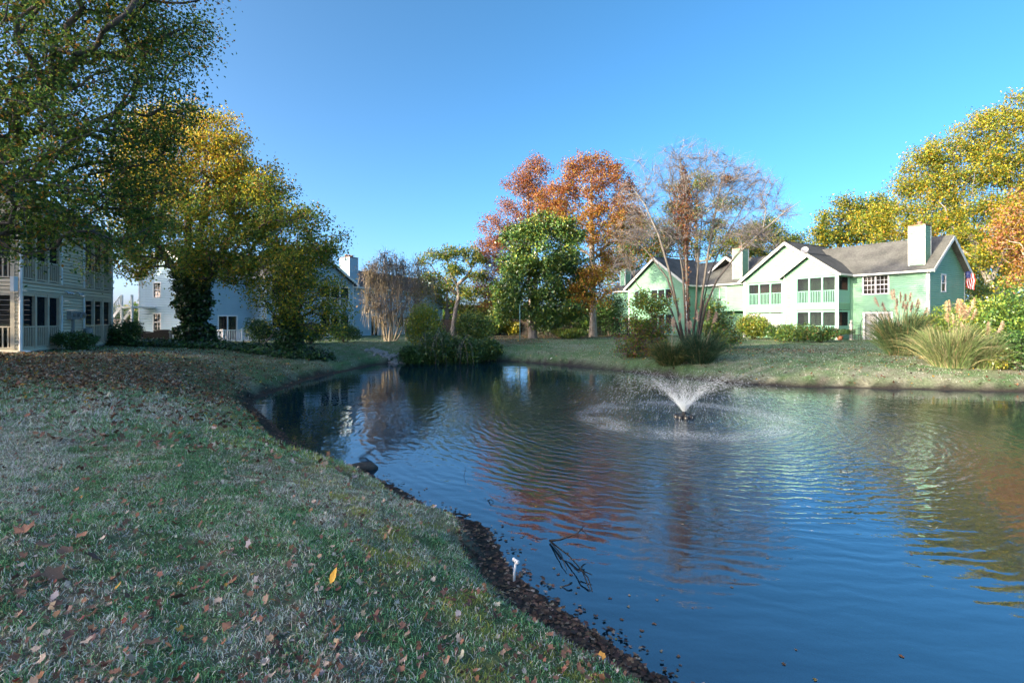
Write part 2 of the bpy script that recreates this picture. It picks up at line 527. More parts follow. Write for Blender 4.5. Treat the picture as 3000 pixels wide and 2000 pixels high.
FC = np.array([*pw(2004, 1222), 0.0])           # the fountain stands here
def water_material():
    m, t, out = _mat('water')
    L = t.links
    N = lambda k: t.nodes.new(k)
    g = N('ShaderNodeNewGeometry')
    sub = N('ShaderNodeVectorMath'); sub.operation = 'SUBTRACT'; sub.inputs[1].default_value = tuple(FC)
    L.new(g.outputs['Position'], sub.inputs[0])
    ln = N('ShaderNodeVectorMath'); ln.operation = 'LENGTH'; L.new(sub.outputs[0], ln.inputs[0])
    def wave(scale, dist, dsc):
        wv = N('ShaderNodeTexWave'); wv.wave_type = 'RINGS'; wv.rings_direction = 'SPHERICAL'; wv.wave_profile = 'SIN'
        wv.inputs['Scale'].default_value = scale; wv.inputs['Distortion'].default_value = dist
        wv.inputs['Detail'].default_value = 2.0; wv.inputs['Detail Scale'].default_value = dsc
        L.new(sub.outputs[0], wv.inputs['Vector'])
        return wv
    def mr(src, a, b_, c, d):
        n = N('ShaderNodeMapRange'); n.interpolation_type = 'SMOOTHSTEP'
        for k, v in zip(('From Min', 'From Max', 'To Min', 'To Max'), (a, b_, c, d)): n.inputs[k].default_value = v
        L.new(src, n.inputs['Value']); return n
    def mul(a, b_):
        n = N('ShaderNodeMath'); n.operation = 'MULTIPLY'
        L.new(a, n.inputs[0])
        if isinstance(b_, float): n.inputs[1].default_value = b_
        else: L.new(b_, n.inputs[1])
        return n
    def add(a, b_):
        n = N('ShaderNodeMath'); n.operation = 'ADD'; L.new(a, n.inputs[0]); L.new(b_, n.inputs[1]); return n
    w1 = wave(1.25, 9.0, .9)       # wavelength about 0.25 m
    w2 = wave(2.6, 11.0, 1.5)
    amp1 = mr(ln.outputs['Value'], 2.5, 11.0, .85, .06)
    amp2 = mr(ln.outputs['Value'], 2.0, 9.0, .55, 0.02)
    a1 = mul(w1.outputs['Fac'], amp1.outputs[0]); a2 = mul(w2.outputs['Fac'], amp2.outputs[0])
    # choppy small ripples where the drops land
    n1 = N('ShaderNodeTexNoise'); n1.inputs['Scale'].default_value = 9; n1.inputs['Detail'].default_value = 3
    L.new(g.outputs['Position'], n1.inputs['Vector'])
    c1 = mr(ln.outputs['Value'], 2.2, 6.0, 1.6, .02)
    a3 = mul(n1.outputs['Fac'], c1.outputs[0])
    # slow swell over the calm part
    mp = N('ShaderNodeMapping'); mp.inputs['Scale'].default_value = (.55, 1.5, 1); mp.inputs['Rotation'].default_value = (0, 0, .35)
    L.new(g.outputs['Position'], mp.inputs[0])
    n2 = N('ShaderNodeTexNoise'); n2.inputs['Scale'].default_value = 1.3; n2.inputs['Detail'].default_value = 3
    L.new(mp.outputs[0], n2.inputs['Vector'])
    a4 = mul(n2.outputs['Fac'], 1.2)
    hh = add(add(a1.outputs[0], a2.outputs[0]).outputs[0], add(a3.outputs[0], a4.outputs[0]).outputs[0])
    bp = N('ShaderNodeBump'); bp.inputs['Strength'].default_value = 1.0; bp.inputs['Distance'].default_value = .0072
    L.new(hh.outputs[0], bp.inputs['Height'])
    gl = N('ShaderNodeBsdfGlossy'); gl.inputs['Roughness'].default_value = .012; gl.inputs['Color'].default_value = (.95, .97, 1, 1)
    L.new(bp.outputs[0], gl.inputs['Normal'])
    df = N('ShaderNodeBsdfDiffuse'); df.inputs['Color'].default_value = (.003, .026, .050, 1)
    tr = N('ShaderNodeBsdfTransparent'); tr.inputs['Color'].default_value = (.55, .72, .70, 1)
    body = N('ShaderNodeMixShader'); body.inputs[0].default_value = .42
    L.new(df.outputs[0], body.inputs[1]); L.new(tr.outputs[0], body.inputs[2])
    fr = N('ShaderNodeFresnel'); fr.inputs['IOR'].default_value = 2.7
    L.new(bp.outputs[0], fr.inputs['Normal'])
    mx = N('ShaderNodeMixShader')
    L.new(fr.outputs[0], mx.inputs[0]); L.new(body.outputs[0], mx.inputs[1]); L.new(gl.outputs[0], mx.inputs[2])
    # broken foam where the spray comes down
    r1 = mr(ln.outputs['Value'], 1.5, 2.3, 0.0, 1.0); r2 = mr(ln.outputs['Value'], 2.6, 3.2, 1.0, 0.0)
    n3 = N('ShaderNodeTexNoise'); n3.inputs['Scale'].default_value = 26; n3.inputs['Detail'].default_value = 4; n3.inputs['Roughness'].default_value = .7
    n4 = N('ShaderNodeTexNoise'); n4.inputs['Scale'].default_value = .9; n4.inputs['Detail'].default_value = 1
    L.new(g.outputs['Position'], n3.inputs['Vector']); L.new(g.outputs['Position'], n4.inputs['Vector'])
    f3 = mr(n3.outputs['Fac'], .50, .66, 0.0, 1.0); f4 = mr(n4.outputs['Fac'], .38, .62, .1, 1.0)
    fo = mul(mul(mul(r1.outputs[0], r2.outputs[0]).outputs[0], f3.outputs[0]).outputs[0], f4.outputs[0])
    fs = mul(fo.outputs[0], .85)
    foam = N('ShaderNodeBsdfDiffuse'); foam.inputs['Color'].default_value = (.75, .80, .84, 1)
    mf = N('ShaderNodeMixShader')
    L.new(fs.outputs[0], mf.inputs[0]); L.new(mx.outputs[0], mf.inputs[1]); L.new(foam.outputs[0], mf.inputs[2])
    L.new(mf.outputs[0], out.inputs[0])
    return m
M['water'] = water_material()
wm = MB()
wm.poly([(-16, -8, 0), (36, -8, 0), (36, 40, 0), (-16, 40, 0)], [(0, 1, 2, 3)])
tag(wm.build('water', M['water']), 'dark blue rippled pond reflecting the sky and trees', 'pond', kind='structure')

# ------------------------------------------------------------------ house kit
class Fr:
    """a wall's frame: start o, direction d along it, n outwards (all in the house's own axes)"""
    def __init__(s, o, d, n):
        s.o, s.d, s.n = np.array(o, float), np.array(d, float), np.array(n, float)
    def p(s, a, q, z):
        v = s.o + s.d * a + s.n * q
        return (v[0], v[1], z)
    def box(s, mb, a0, a1, q0, q1, z0, z1):
        p, r = s.p(a0, q0, z0), s.p(a1, q1, z1)
        mb.box(p[0], r[0], p[1], r[1], p[2], r[2])

def rows(L, z0, z1, openings=(), clip=None, exp=.165, gap=.02):
    """clapboards of a wall as (start, end, bottom, top)"""
    out = []
    k = 0
    while z0 + k * exp < z1 - .01:
        za = z0 + k * exp; zb = min(za + exp - gap, z1); zm = (za + zb) / 2
        a, b = clip(zb) if clip else (0.0, L)
        k += 1
        if b - a < .03: continue
        iv = [(a, b)]
        for (o0, o1, oz0, oz1) in openings:
            if oz0 < zm < oz1:
                nv = []
                for (s, e) in iv:
                    if o1 <= s or o0 >= e: nv.append((s, e)); continue
                    if o0 > s: nv.append((s, o0))
                    if o1 < e: nv.append((o1, e))
                iv = nv
        out += [(s, e, za, zb) for s, e in iv if e - s > .02]
    return out

def clap(mb, fr, L, z0, z1, openings=(), clip=None, exp=.165, th=.045, core=.10):
    for a, b, za, zb in rows(L, z0, z1, openings, clip, exp):
        P = [fr.p(a, -core, za), fr.p(b, -core, za), fr.p(b, th, za), fr.p(a, th, za),
             fr.p(a, -core, zb), fr.p(b, -core, zb), fr.p(b, .004, zb), fr.p(a, .004, zb)]
        mb.hexa(P)

def gable_clip(L, ze, slope):
    return lambda z: (0.0, L) if z <= ze else ((z - ze) / slope, L - (z - ze) / slope)

def trim(parent, fr, rects, m, name='trim', q0=.0, q1=.045):
    for (a0, a1, z0, z1) in rects:
        mb = MB(); fr.box(mb, a0, a1, q0, q1, z0, z1); mb.build(name, m, parent)

def window(parent, fr, a0, a1, z0, z1, nx=1, ny=2, m=None, muntin=0, inside=None, name='window', fw=.09):
    """frame with sashes; each pane and glazing bar on its own"""
    mb = MB()
    fr.box(mb, a0 - fw, a0, -.08, .05, z0 - fw, z1 + fw); fr.box(mb, a1, a1 + fw, -.08, .05, z0 - fw, z1 + fw)
    fr.box(mb, a0, a1, -.08, .05, z1, z1 + fw); fr.box(mb, a0, a1, -.08, .065, z0 - fw, z0)
    w = (a1 - a0) / nx; h = (z1 - z0) / ny
    for i in range(1, nx): fr.box(mb, a0 + i*w - .05, a0 + i*w + .05, -.06, .045, z0, z1)
    for j in range(1, ny): fr.box(mb, a0, a1, -.06, .035, z0 + j*h - .03, z0 + j*h + .03)
    wo = mb.build(name, m, parent)
    for i in range(nx):
        for j in range(ny):
            s0 = a0 + i*w + (.05 if i else 0); s1 = a0 + (i+1)*w - (.05 if i < nx-1 else 0)
            t0 = z0 + j*h + (.03 if j else 0); t1 = z0 + (j+1)*h - (.03 if j < ny-1 else 0)
            g = MB(); fr.box(g, s0, s1, -.035, -.025, t0, t1); g.build('pane', M['glass'], wo)
            if muntin:
                for k in range(1, muntin):
                    a = s0 + (s1 - s0) * k / muntin
                    b = MB(); fr.box(b, a - .012, a + .012, -.024, -.004, t0, t1); b.build('glazing_bar', m, wo)
                a = (t0 + t1) / 2
                b = MB(); fr.box(b, s0, s1, -.024, -.006, a - .012, a + .012); b.build('glazing_bar', m, wo)
    b = MB(); fr.box(b, a0 - .05, a1 + .05, -.9, -.86, z0 - .05, z1 + .05); b.build('room_wall', inside or M['dark_in'], wo)
    for u0, u1 in ((a0 + .02, a0 + (a1-a0)*.22), (a1 - (a1-a0)*.16, a1 - .02)):
        c = MB(); fr.box(c, u0, u1, -.16, -.13, z0, z1); c.build('curtain', M['tan_in'], wo)
    return wo

_bal = {}
def railing(parent, fr, a0, a1, z0, z1, m, q=.0, sp=.13, bw=.042, cap=True):
    mb = MB()
    fr.box(mb, a0, a1, q - .04, q + .04, z1 - .05, z1)
    r = mb.build('railing', m, parent)
    mb = MB(); fr.box(mb, a0, a1, q - .025, q + .025, z0, z0 + .05); mb.build('bottom_rail', m, r)
    if cap:
        mb = MB(); fr.box(mb, a0, a1, q - .065, q + .065, z1, z1 + .03); mb.build('rail_cap', m, r)
    n = max(2, int(round((a1 - a0) / sp)))
    key = (round(z1 - z0, 3), m.name, bw)
    if key not in _bal:
        b = MB(); b.box(-bw/2, bw/2, -bw/2, bw/2, .05, z1 - z0 - .05)
        _bal[key] = b.mesh('baluster'); _bal[key].materials.append(m)
    for i in range(n):
        a = a0 + (i + .5) * (a1 - a0) / n
        o = mk('baluster', _bal[key], None, r)
        o.location = fr.p(a, q, z0)
    return r

def bay_front(parent, fr, a0, a1, nb, zt, zr0, zr1, zs0, m, rail_m=None, pw_=.13, screen=True, q=0.0, sp=.13):
    """porch opening: posts, railing below, insect screens above"""
    w = (a1 - a0) / nb
    for i in range(nb + 1):
        a = a0 + i * w
        mb = MB(); fr.box(mb, a - pw_/2, a + pw_/2, q - .07, q + .05, zs0, zt); mb.build('post', m, parent)
    mb = MB(); fr.box(mb, a0 + pw_/2, a1 - pw_/2, q - .06, q + .03, zt - .12, zt); mb.build('header', m, parent)
    for i in range(nb):
        s0, s1 = a0 + i*w + pw_/2, a0 + (i+1)*w - pw_/2
        if zr1 is not None:
            railing(parent, fr, s0, s1, zr0, zr1, rail_m or m, q=q + .0, sp=sp, cap=False)
        if screen:
            g = MB(); fr.box(g, s0, s1, q - .062, q - .056, zs0, zt - .12); g.build('screen', M['screen'], parent)

def porch_room(parent, fr, a0, a1, depth, z0, z1, mback, mside=None):
    mb = MB()
    fr.box(mb, a0, a1, -depth - .05, -depth, z0, z1); mb.build('inner_wall', mback, parent)
    mb = MB(); fr.box(mb, a0, a1, -depth, -.09, z0 - .12, z0); mb.build('porch_floor', M['concrete'], parent)
    mb = MB(); fr.box(mb, a0, a1, -depth, -.09, z1, z1 + .08); mb.build('porch_ceiling', mside or M['dark_in'], parent)

def gable_roof(parent, axis, c, hw, e0, e1, ze, slope, m, mrake, name='roof', exp=.16, th=.16, rake=True, fascia=True):
    """ridge along axis at offset c, half width hw (to the drip edge), from e0 to e1; ze is the roof's height at the drip edge"""
    def P(l, wv, z): return (l, wv, z) if axis == 'x' else (wv, l, z)
    rz = ze + hw * slope
    ln = math.hypot(hw, hw * slope)
    n = max(4, int(ln / exp))
    mb = MB()
    for sgn in (-1, 1):
        nw, nz = sgn * slope / math.hypot(1, slope), 1 / math.hypot(1, slope)
        for k in range(n):
            f0, f1 = k / n, (k + 1) / n
            w0, w1 = c + sgn * hw * (1 - f0), c + sgn * hw * (1 - f1)
            z0, z1 = ze + hw * slope * f0, ze + hw * slope * f1
            l0, l1 = th, th - .02
            A = [P(e0, w0, z0), P(e1, w0, z0), P(e1, w1, z1), P(e0, w1, z1)]
            up = lambda l, wv, z, h: P(l, wv + nw * h, z + nz * h)
            Bq = [up(e0, w0, z0, l0), up(e1, w0, z0, l0), up(e1, w1, z1, l1), up(e0, w1, z1, l1)]
            mb.hexa(A + Bq)
    ro = mb.build(name, m, parent)
    r = MB()
    r.bar(P(e0 - .005, c, rz + th / math.hypot(1, slope) * 1.2), P(e1 + .005, c, rz + th / math.hypot(1, slope) * 1.2), .22, .05)
    r.build('ridge_cap', m, ro)
    if rake:
        for e in (e0 - .03, e1 + .03):
            for sgn in (-1, 1):
                b = MB()
                b.bar(P(e, c + sgn * hw * 1.01, ze - .02), P(e, c - sgn * .02, rz - .02), .05, .24)
                b.build('rake_board', mrake, ro)
    if fascia:
        for sgn in (-1, 1):
            b = MB()
            w0 = c + sgn * (hw + .05)
            q = P(e0, w0, ze)
            r_ = P(e1, w0 + sgn * .08, ze)
            b.box(q[0], r_[0], q[1], r_[1], ze - .06, ze + .10)
            b.build('gutter', mrake, ro)
    return ro

def chimney(parent, x0, x1, y0, y1, z0, z1, mside, mtrim, pots=1):
    mb = MB()
    for fr, L in ((Fr((x0, y0), (1, 0), (0, -1)), x1 - x0), (Fr((x0, y1), (1, 0), (0, 1)), x1 - x0),
                  (Fr((x0, y0), (0, 1), (-1, 0)), y1 - y0), (Fr((x1, y0), (0, 1), (1, 0)), y1 - y0)):
        clap(mb, fr, L, z0, z1, exp=.14, core=.05)
    ch = mb.build('chimney', mside, parent)
    for x in (x0, x1):
        for y in (y0, y1):
            b = MB(); b.box(x - .05, x + .05, y - .05, y + .05, z0, z1); b.build('corner_trim', mtrim, ch)
    b = MB(); b.box(x0 - .07, x1 + .07, y0 - .07, y1 + .07, z1, z1 + .07); b.build('cap', M['rust'], ch)
    for k in range(pots):
        px_ = x0 + (x1 - x0) * (k + .5) / pots; py_ = (y0 + y1) / 2
        b = MB(); b.lathe((px_, py_, z1 + .07), [(.13, 0), (.13, .16), (.20, .17), (.20, .22), (.15, .23), (.15, .30), (.05, .31)], 14)
        b.build('flue', M['rust'], ch)
    return ch

# ------------------------------------------------------------------ green house (right)
GU = np.array([-.53, .848]); GN = np.array([.848, .53])
G = thing('green_house', 'mint green clapboard house with gabled porches and brown shingle roof across the pond', 'house',
          (32.4, 39.8, 1.0), math.atan2(-.848, .53))
EZ, SL = 5.75, .727
Fm = Fr((-35, 0), (1, 0), (0, -1))
mb = MB()
clap(mb, Fm, 35, -.4, EZ + .1, [(30.4, 32.3, 3.85, 5.4), (30.4, 32.6, -.5, 2.35), (24.8, 29.4, -.5, 5.6), (20.2, 28.8, -.5, 5.6), (5, 13.8, -.5, 5.6)])
mb.build('front_siding', M['green_side'], G)
Fe = Fr((0, 0), (0, 1), (1, 0))
mb = MB(); clap(mb, Fe, 7.2, -.4, EZ + 3.6 * SL, [(2.3, 3.3, 3.95, 5.4)], gable_clip(7.2, EZ, SL)); mb.build('end_siding', M['green_side'], G)
Fb = Fr((-35, 7.2), (1, 0), (0, 1))
mb = MB(); clap(mb, Fb, 35, -.4, EZ + .1, exp=.26); mb.build('rear_siding', M['green_side'], G)
Ff = Fr((-35, 0), (0, 1), (-1, 0))
mb = MB(); clap(mb, Ff, 7.2, -.4, EZ + 3.6 * SL, [], gable_clip(7.2, EZ, SL), exp=.26); mb.build('far_end_siding', M['green_side'], G)
trim(G, Fm, [(34.88, 35.02, -.4, EZ)], M['green_white'], 'corner_trim', .044, .066)
trim(G, Fe, [(-.05, .12, -.4, EZ), (7.08, 7.2, -.4, EZ)], M['green_white'], 'corner_trim', .044, .066)
window(G, Fm, 30.45, 32.25, 3.9, 5.35, 2, 2, M['white'], 3, inside=M['tan_in'])
window(G, Fe, 2.4, 3.2, 4.0, 5.3, 1, 2, M['white'], 0)
# garage-like glazed door under the window
mb = MB(); Fm.box(mb, 30.4, 30.55, -.06, .06, -.4, 2.35); Fm.box(mb, 32.45, 32.6, -.06, .06, -.4, 2.35); Fm.box(mb, 30.55, 32.45, -.06, .06, 2.22, 2.35); Fm.box(mb, 31.46, 31.54, -.05, .05, -.4, 2.22)
sd = mb.build('sliding_door', M['white'], G)
for a, b in ((30.55, 31.46), (31.54, 32.45)):
    g = MB(); Fm.box(g, a, b, -.04, -.03, -.3, 2.22); g.build('pane', M['clear_glass'], sd)
g = MB(); Fm.box(g, 30.4, 32.6, -.3, -.26, -.3, 2.3); g.build('drape', M['white_cloth'], sd)
gable_roof(G, 'x', 3.6, 4.0, -35.4, .45, EZ - .4 * SL, SL, M['roof'], M['green_white'])
chimney(G, -1.35, -.32, .15, 1.25, EZ, 9.15, M['green_side'], M['green_white'], 1)
chimney(G, -17.1, -16.05, .15, 1.25, EZ, 9.2, M['green_side'], M['green_white'], 1)
chimney(G, -34.4, -33.5, .6, 1.6, EZ, 8.6, M['green_side'], M['green_white'], 1)

def wing(parent, x0, x1, yf, yb, ze, slope, openings, mside, mtrim, roof_m, roof_back, oh=.4, exp=.165, sides=True, side_open=()):
    F1 = Fr((x0, yf), (1, 0), (0, -1)); L = x1 - x0
    mb = MB(); clap(mb, F1, L, -.4, ze + L / 2 * slope, openings, gable_clip(L, ze, slope), exp=exp); mb.build('wing_siding', mside, parent)
    F2 = Fr((x1, yf), (0, 1), (1, 0)); F3 = Fr((x0, yf), (0, 1), (-1, 0))
    mb = MB(); clap(mb, F2, yb - yf, -.4, ze, side_open, exp=exp); mb.build('wing_side_siding', mside, parent)
    mb = MB(); clap(mb, F3, yb - yf, -.4, ze, (), exp=exp); mb.build('wing_side_siding', mside, parent)
    trim(parent, F1, [(-.02, .12, -.4, ze), (L - .12, L + .02, -.4, ze)], mtrim, 'corner_trim', .044, .07)
    gable_roof(parent, 'y', (x0 + x1) / 2, L / 2 + oh, yf - .45, roof_back, ze - oh * slope, slope, roof_m, mtrim)
    return F1, F2

# the near wing with two screened porches, one above the other
op = [(1.15, 4.55, 3.15, 5.5), (1.15, 4.55, .1, 2.5)]
F1, F2 = wing(G, -10.2, -5.6, -2.2, 0, EZ, SL, op, M['green_side'], M['green_white'], M['roof'], 1.2, .35,
              side_open=[(.1, 1.95, 3.15, 5.5), (.1, 1.95, .1, 2.5)])
bay_front(G, F1, 1.18, 4.5, 3, 5.5, 3.15, 4.25, 3.15, M['green_trim'], sp=.15)
bay_front(G, F1, 1.18, 4.5, 3, 2.5, .1, 1.2, .1, M['green_trim'], sp=.15)
bay_front(G, F2, .15, 1.95, 1, 5.5, 3.15, 4.25, 3.15, M['green_trim'], sp=.13)
bay_front(G, F2, .15, 1.95, 1, 2.5, .1, 1.2, .1, M['green_trim'], sp=.13)
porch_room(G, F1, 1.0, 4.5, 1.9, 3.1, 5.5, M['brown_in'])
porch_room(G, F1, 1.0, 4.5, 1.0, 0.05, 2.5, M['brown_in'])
trim(G, F1, [(1.0, 1.1, 3.0, 5.55), (1.0, 1.1, -.1, 2.55)], M['green_white'], 'opening_trim', .044, .075)
mb = MB(); mb.tube([(-5.5, -2.3, 5.45), (-5.5, -2.3, -.3)], .05, 8); mb.tube([(-5.5, -2.3, 5.45), (-5.3, -2.0, 5.6)], .05, 8); mb.build('downspout', M['white'], G)
# second wing, larger gable
op = [(.35, 3.9, 3.15, 5.3), (.35, 3.9, .3, 2.35)]
F1, F2 = wing(G, -14.8, -6.2, -1.2, 0, EZ, SL, op, M['green_side'], M['green_white'], M['roof'], 5.4)
bay_front(G, F1, .4, 3.85, 3, 5.3, 3.15, 4.3, 3.15, M['green_trim'], sp=.15)
porch_room(G, F1, .3, 3.9, 1.1, 3.1, 5.3, M['tan_in'])
porch_room(G, F1, .3, 3.9, 1.0, .25, 2.35, M['dark_in'])
for i in range(3):
    a0 = .42 + i * 1.15
    mb = MB()
    for k in range(-12, 13):
        for sg in (-1, 1):
            # diagonal slats clipped to the panel
            pts = []
            for t in np.linspace(0, 1, 41):
                a = a0 + t * 1.02
                z = 1.3 + k * .17 + sg * (a - a0 - .51)
                if .32 <= z <= 2.3: pts.append((a, z))
            if len(pts) > 2:
                (s0, z0), (s1, z1) = pts[0], pts[-1]
                qq = .0 if sg > 0 else .012
                mb.bar(F1.p(s0, qq, z0), F1.p(s1, qq, z1), .012, .045, up=(0, 0, 1))
    mb.build('lattice', M['white'], G)
mb = MB(); mb.tube([(-14.85, -1.32, 5.5), (-14.85, -1.32, -.3)], .05, 8); mb.build('downspout', M['white'], G)
for a in (.35, 1.5, 2.65, 3.85):
    mb = MB(); F1.box(mb, a - .06, a + .06, -.03, .05, -.3, 2.35); mb.build('post', M['green_trim'], G)
# dark recess on the ground floor beside the second wing
mb = MB(); Fm.box(mb, 14.5, 20.0, .03, 1.15, 2.62, 2.85); mb.build('ledge', M['green_side'], G)
window(G, Fm, 15.6, 17.2, 3.9, 5.2, 2, 1, M['green_white'], 0, inside=M['tan_in'])
# third wing, far gable behind the bare tree
op = [(3.6, 6.9, 3.15, 5.35), (3.6, 6.9, .1, 2.45), (.9, 2.6, 3.15, 5.3)]
F1, F2 = wing(G, -30, -21.2, -2.2, 0, EZ, SL, op, M['green_side'], M['green_white'], M['roof'], 4.6)
bay_front(G, F1, 3.65, 6.85, 3, 5.35, 3.15, 4.25, 3.15, M['green_trim'], sp=.17)
bay_front(G, F1, 3.65, 6.85, 3, 2.45, .1, 1.2, .1, M['green_trim'], sp=.17)
bay_front(G, F1, .95, 2.55, 2, 5.3, 3.15, 4.25, 3.15, M['green_trim'], sp=.17)
porch_room(G, F1, .5, 7.0, 1.9, 3.1, 5.35, M['brown_in'])
porch_room(G, F1, 3.5, 7.0, 1.6, 0.05, 2.45, M['tan_in'])
mb = MB(); mb.tube([(-21.1, -2.3, 5.5), (-21.1, -2.3, -.3)], .05, 8); mb.build('downspout', M['white'], G)
# low cross gable on the ridge
gable_roof(G, 'y', -19.0, 2.2, 1.6, 5.6, 7.05, SL, M['roof'], M['green_white'], name='cross_gable')
# satellite dish on the big gable
mb = MB(); mb.lathe((0, 0, 0), [(.02, 0), (.15, .02), (.27, .07), (.32, .12), (.30, .125), (.14, .04), (.02, .02)], 18)
mb.tube([(0, 0, 0), (.05, 0, -.3), (.05, .1, -.45)], .02, 6); mb.tube([(0, -.28, .05), (0, -.1, .4)], .012, 5)
ds = mb.build('satellite_dish', M['metal'], G, True); ds.location = (-8.55, -1.75, 7.95); ds.rotation_euler = (1.1, .3, .2)

# ------------------------------------------------------------------ blue house (left, beyond the ivy trees)
B = thing('blue_house', 'pale blue-grey clapboard house with tall chimney half hidden by autumn trees', 'house',
          (-26, 42.5, .8), math.atan2(.914, .407))
BE, BS = 5.9, .55
F0 = Fr((0, 0), (1, 0), (0, -1))
mb = MB()
clap(mb, F0, 38, -.4, BE + .1, [(1.65, 3.55, .1, 2.3), (20.9, 22.6, 3.7, 5.2), (21.6, 23, 0, 2.5), (5, 16.5, -.5, 5.7), (27, 30, .1, 2.3)], exp=.15)
mb.build('front_siding', M['blue_side'], B)
Fe = Fr((0, 0), (0, 1), (-1, 0))
mb = MB(); clap(mb, Fe, 8, -.4, BE + 4 * BS, [(4.9, 6.0, .9, 2.5), (4.9, 6.0, 3.8, 5.2)], gable_clip(8, BE, BS), exp=.15); mb.build('end_siding', M['blue_side'], B)
mb = MB(); clap(mb, Fr((38, 0), (0, 1), (1, 0)), 8, -.4, BE + 4 * BS, [], gable_clip(8, BE, BS), exp=.3); mb.build('far_end_siding', M['blue_side'], B)
mb = MB(); clap(mb, Fr((0, 8), (1, 0), (0, 1)), 38, -.4, BE + .1, exp=.3); mb.build('rear_siding', M['blue_side'], B)
trim(B, F0, [(-.02, .14, -.4, BE), (37.8, 38, -.4, BE)], M['white'], 'corner_trim', .044, .066)
trim(B, Fe, [(-.05, .12, -.4, BE), (7.9, 8.0, -.4, BE)], M['white'], 'corner_trim', .044, .066)
window(B, Fe, 5.0, 5.9, 1.0, 2.4, 1, 2, M['white'], 2, inside=M['tan_in'])
window(B, Fe, 5.0, 5.9, 3.9, 5.1, 1, 2, M['white'], 2)
window(B, F0, 21.0, 22.5, 3.8, 5.1, 2, 2, M['white'], 2)
window(B, F0, 28.0, 29.4, 3.8, 5.1, 2, 2, M['white'], 2)
def slider(parent, fr, a0, a1, z0, z1):
    mb = MB(); fr.box(mb, a0, a0 + .1, -.06, .06, z0, z1); fr.box(mb, a1 - .1, a1, -.06, .06, z0, z1); fr.box(mb, a0 + .1, a1 - .1, -.06, .06, z1 - .1, z1)
    am = (a0 + a1) / 2; fr.box(mb, am - .05, am + .05, -.05, .05, z0, z1 - .1)
    d = mb.build('sliding_door', M['white'], parent)
    for p, q in ((a0 + .1, am - .05), (am + .05, a1 - .1)):
        g = MB(); fr.box(g, p, q, -.04, -.03, z0 + .05, z1 - .1); g.build('pane', M['glass'], d)
    g = MB(); fr.box(g, a0, a1, -.8, -.76, z0, z1); g.build('room_wall', M['dark_in'], d)
slider(B, F0, 1.65, 3.55, .1, 2.3)
slider(B, F0, 21.6, 23.0, 0, 2.5)
gable_roof(B, 'x', 4, 4.4, -.45, 38.4, BE - .4 * BS, BS, M['roof_blue'], M['white'])
chimney(B, 18.0, 19.4, 0.05, 1.4, 5.3, 9.15, M['blue_side'], M['white'], 3)
chimney(B, 35.2, 36.4, 0.3, 1.6, 5.3, 8.3, M['blue_side'], M['white'], 0)
op = [(.6, 4.6, 3.2, 5.5), (.6, 4.6, .1, 2.5), (6.6, 10.9, 3.2, 5.5), (6.6, 10.9, .1, 2.5)]
F1, F2 = wing(B, 5, 16.5, -1.8, 0, BE, BS, op, M['blue_side'], M['white'], M['roof_blue'], 4.4, exp=.15)
for a0, a1 in ((.65, 4.55), (6.65, 10.85)):
    bay_front(B, F1, a0, a1, 3, 5.5, 3.2, 4.25, 3.2, M['white'], sp=.17)
    bay_front(B, F1, a0, a1, 3, 2.5, .1, 1.15, .1, M['white'], sp=.17)
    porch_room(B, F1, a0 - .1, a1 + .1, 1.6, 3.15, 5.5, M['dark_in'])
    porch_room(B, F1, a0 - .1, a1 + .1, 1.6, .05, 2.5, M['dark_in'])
# small deck with white railing below the sliding door
mb = MB(); mb.box(.4, 4.9, -2.4, -.05, .0, .12); mb.build('deck', M['white'], B)
Fd = Fr((.4, -2.35), (1, 0), (0, -1))
railing(B, Fd, .05, 3.3, .16, 1.05, M['white'], sp=.16)
railing(B, Fr((.45, -2.3), (0, 1), (-1, 0)), .05, 2.2, .16, 1.05, M['white'], sp=.16)
railing(B, Fr((4.8, -2.0), (1, 0), (0, -1)), .1, 1.6, .1, .95, M['white'], sp=.16)
for x in (.45, 2.2, 3.75, 4.85):
    mb = MB(); mb.box(x - .06, x + .06, -2.41, -2.29, -.5, 1.12); mb.build('post', M['white'], B)
mb = MB(); mb.bar((3.8, -2.3, 1.05), (4.6, -3.1, .5), .12, .05); mb.build('hand_rail', M['white'], B)
for k in range(3):
    mb = MB(); mb.box(3.9, 4.8, -2.75 - .3*k, -2.45 - .3*k, -.3 - .14*k, -.02 - .14*k); mb.build('step', M['concrete'], B)
# white railing by the far door
railing(B, Fr((24.4, -1.3), (1, 0), (0, -1)), 0, 2.2, .1, 1.0, M['white'], sp=.16)
for x in (24.4, 26.6):
    mb = MB(); mb.box(x - .06, x + .06, -1.36, -1.24, -.3, 2.5); mb.build('post', M['white'], B)
mb = MB(); mb.box(24.2, 26.9, -1.4, -.03, 2.5, 2.7); mb.build('porch_roof', M['white'], B)
# outside stair at the left end
mb = MB(); mb.bar((-.9, 7.2, 3.0), (-.9, 10.6, .5), .06, .28); mb.bar((-1.9, 7.2, 3.0), (-1.9, 10.6, .5), .06, .28); mb.build('stringer', M['white'], B)
mb = MB(); mb.bar((-1.9, 7.2, 4.0), (-1.9, 10.6, 1.5), .07, .07); mb.build('hand_rail', M['white'], B)
for k in range(12):
    f = (k + .5) / 12
    mb = MB(); mb.box(-1.87, -.93, 7.2 + 3.4*f - .14, 7.2 + 3.4*f + .14, 3.0 - 2.5*f + .12, 3.0 - 2.5*f + .16); mb.build('step', M['white'], B)
    mb = MB(); mb.box(-1.93, -1.88, 7.2 + 3.4*f - .02, 7.2 + 3.4*f + .02, 3.0 - 2.5*f + .1, 4.0 - 2.5*f); mb.build('baluster', M['white'], B)
mb = MB(); mb.box(-2.0, -.1, 5.6, 7.2, 2.9, 3.05); mb.build('landing', M['white'], B)
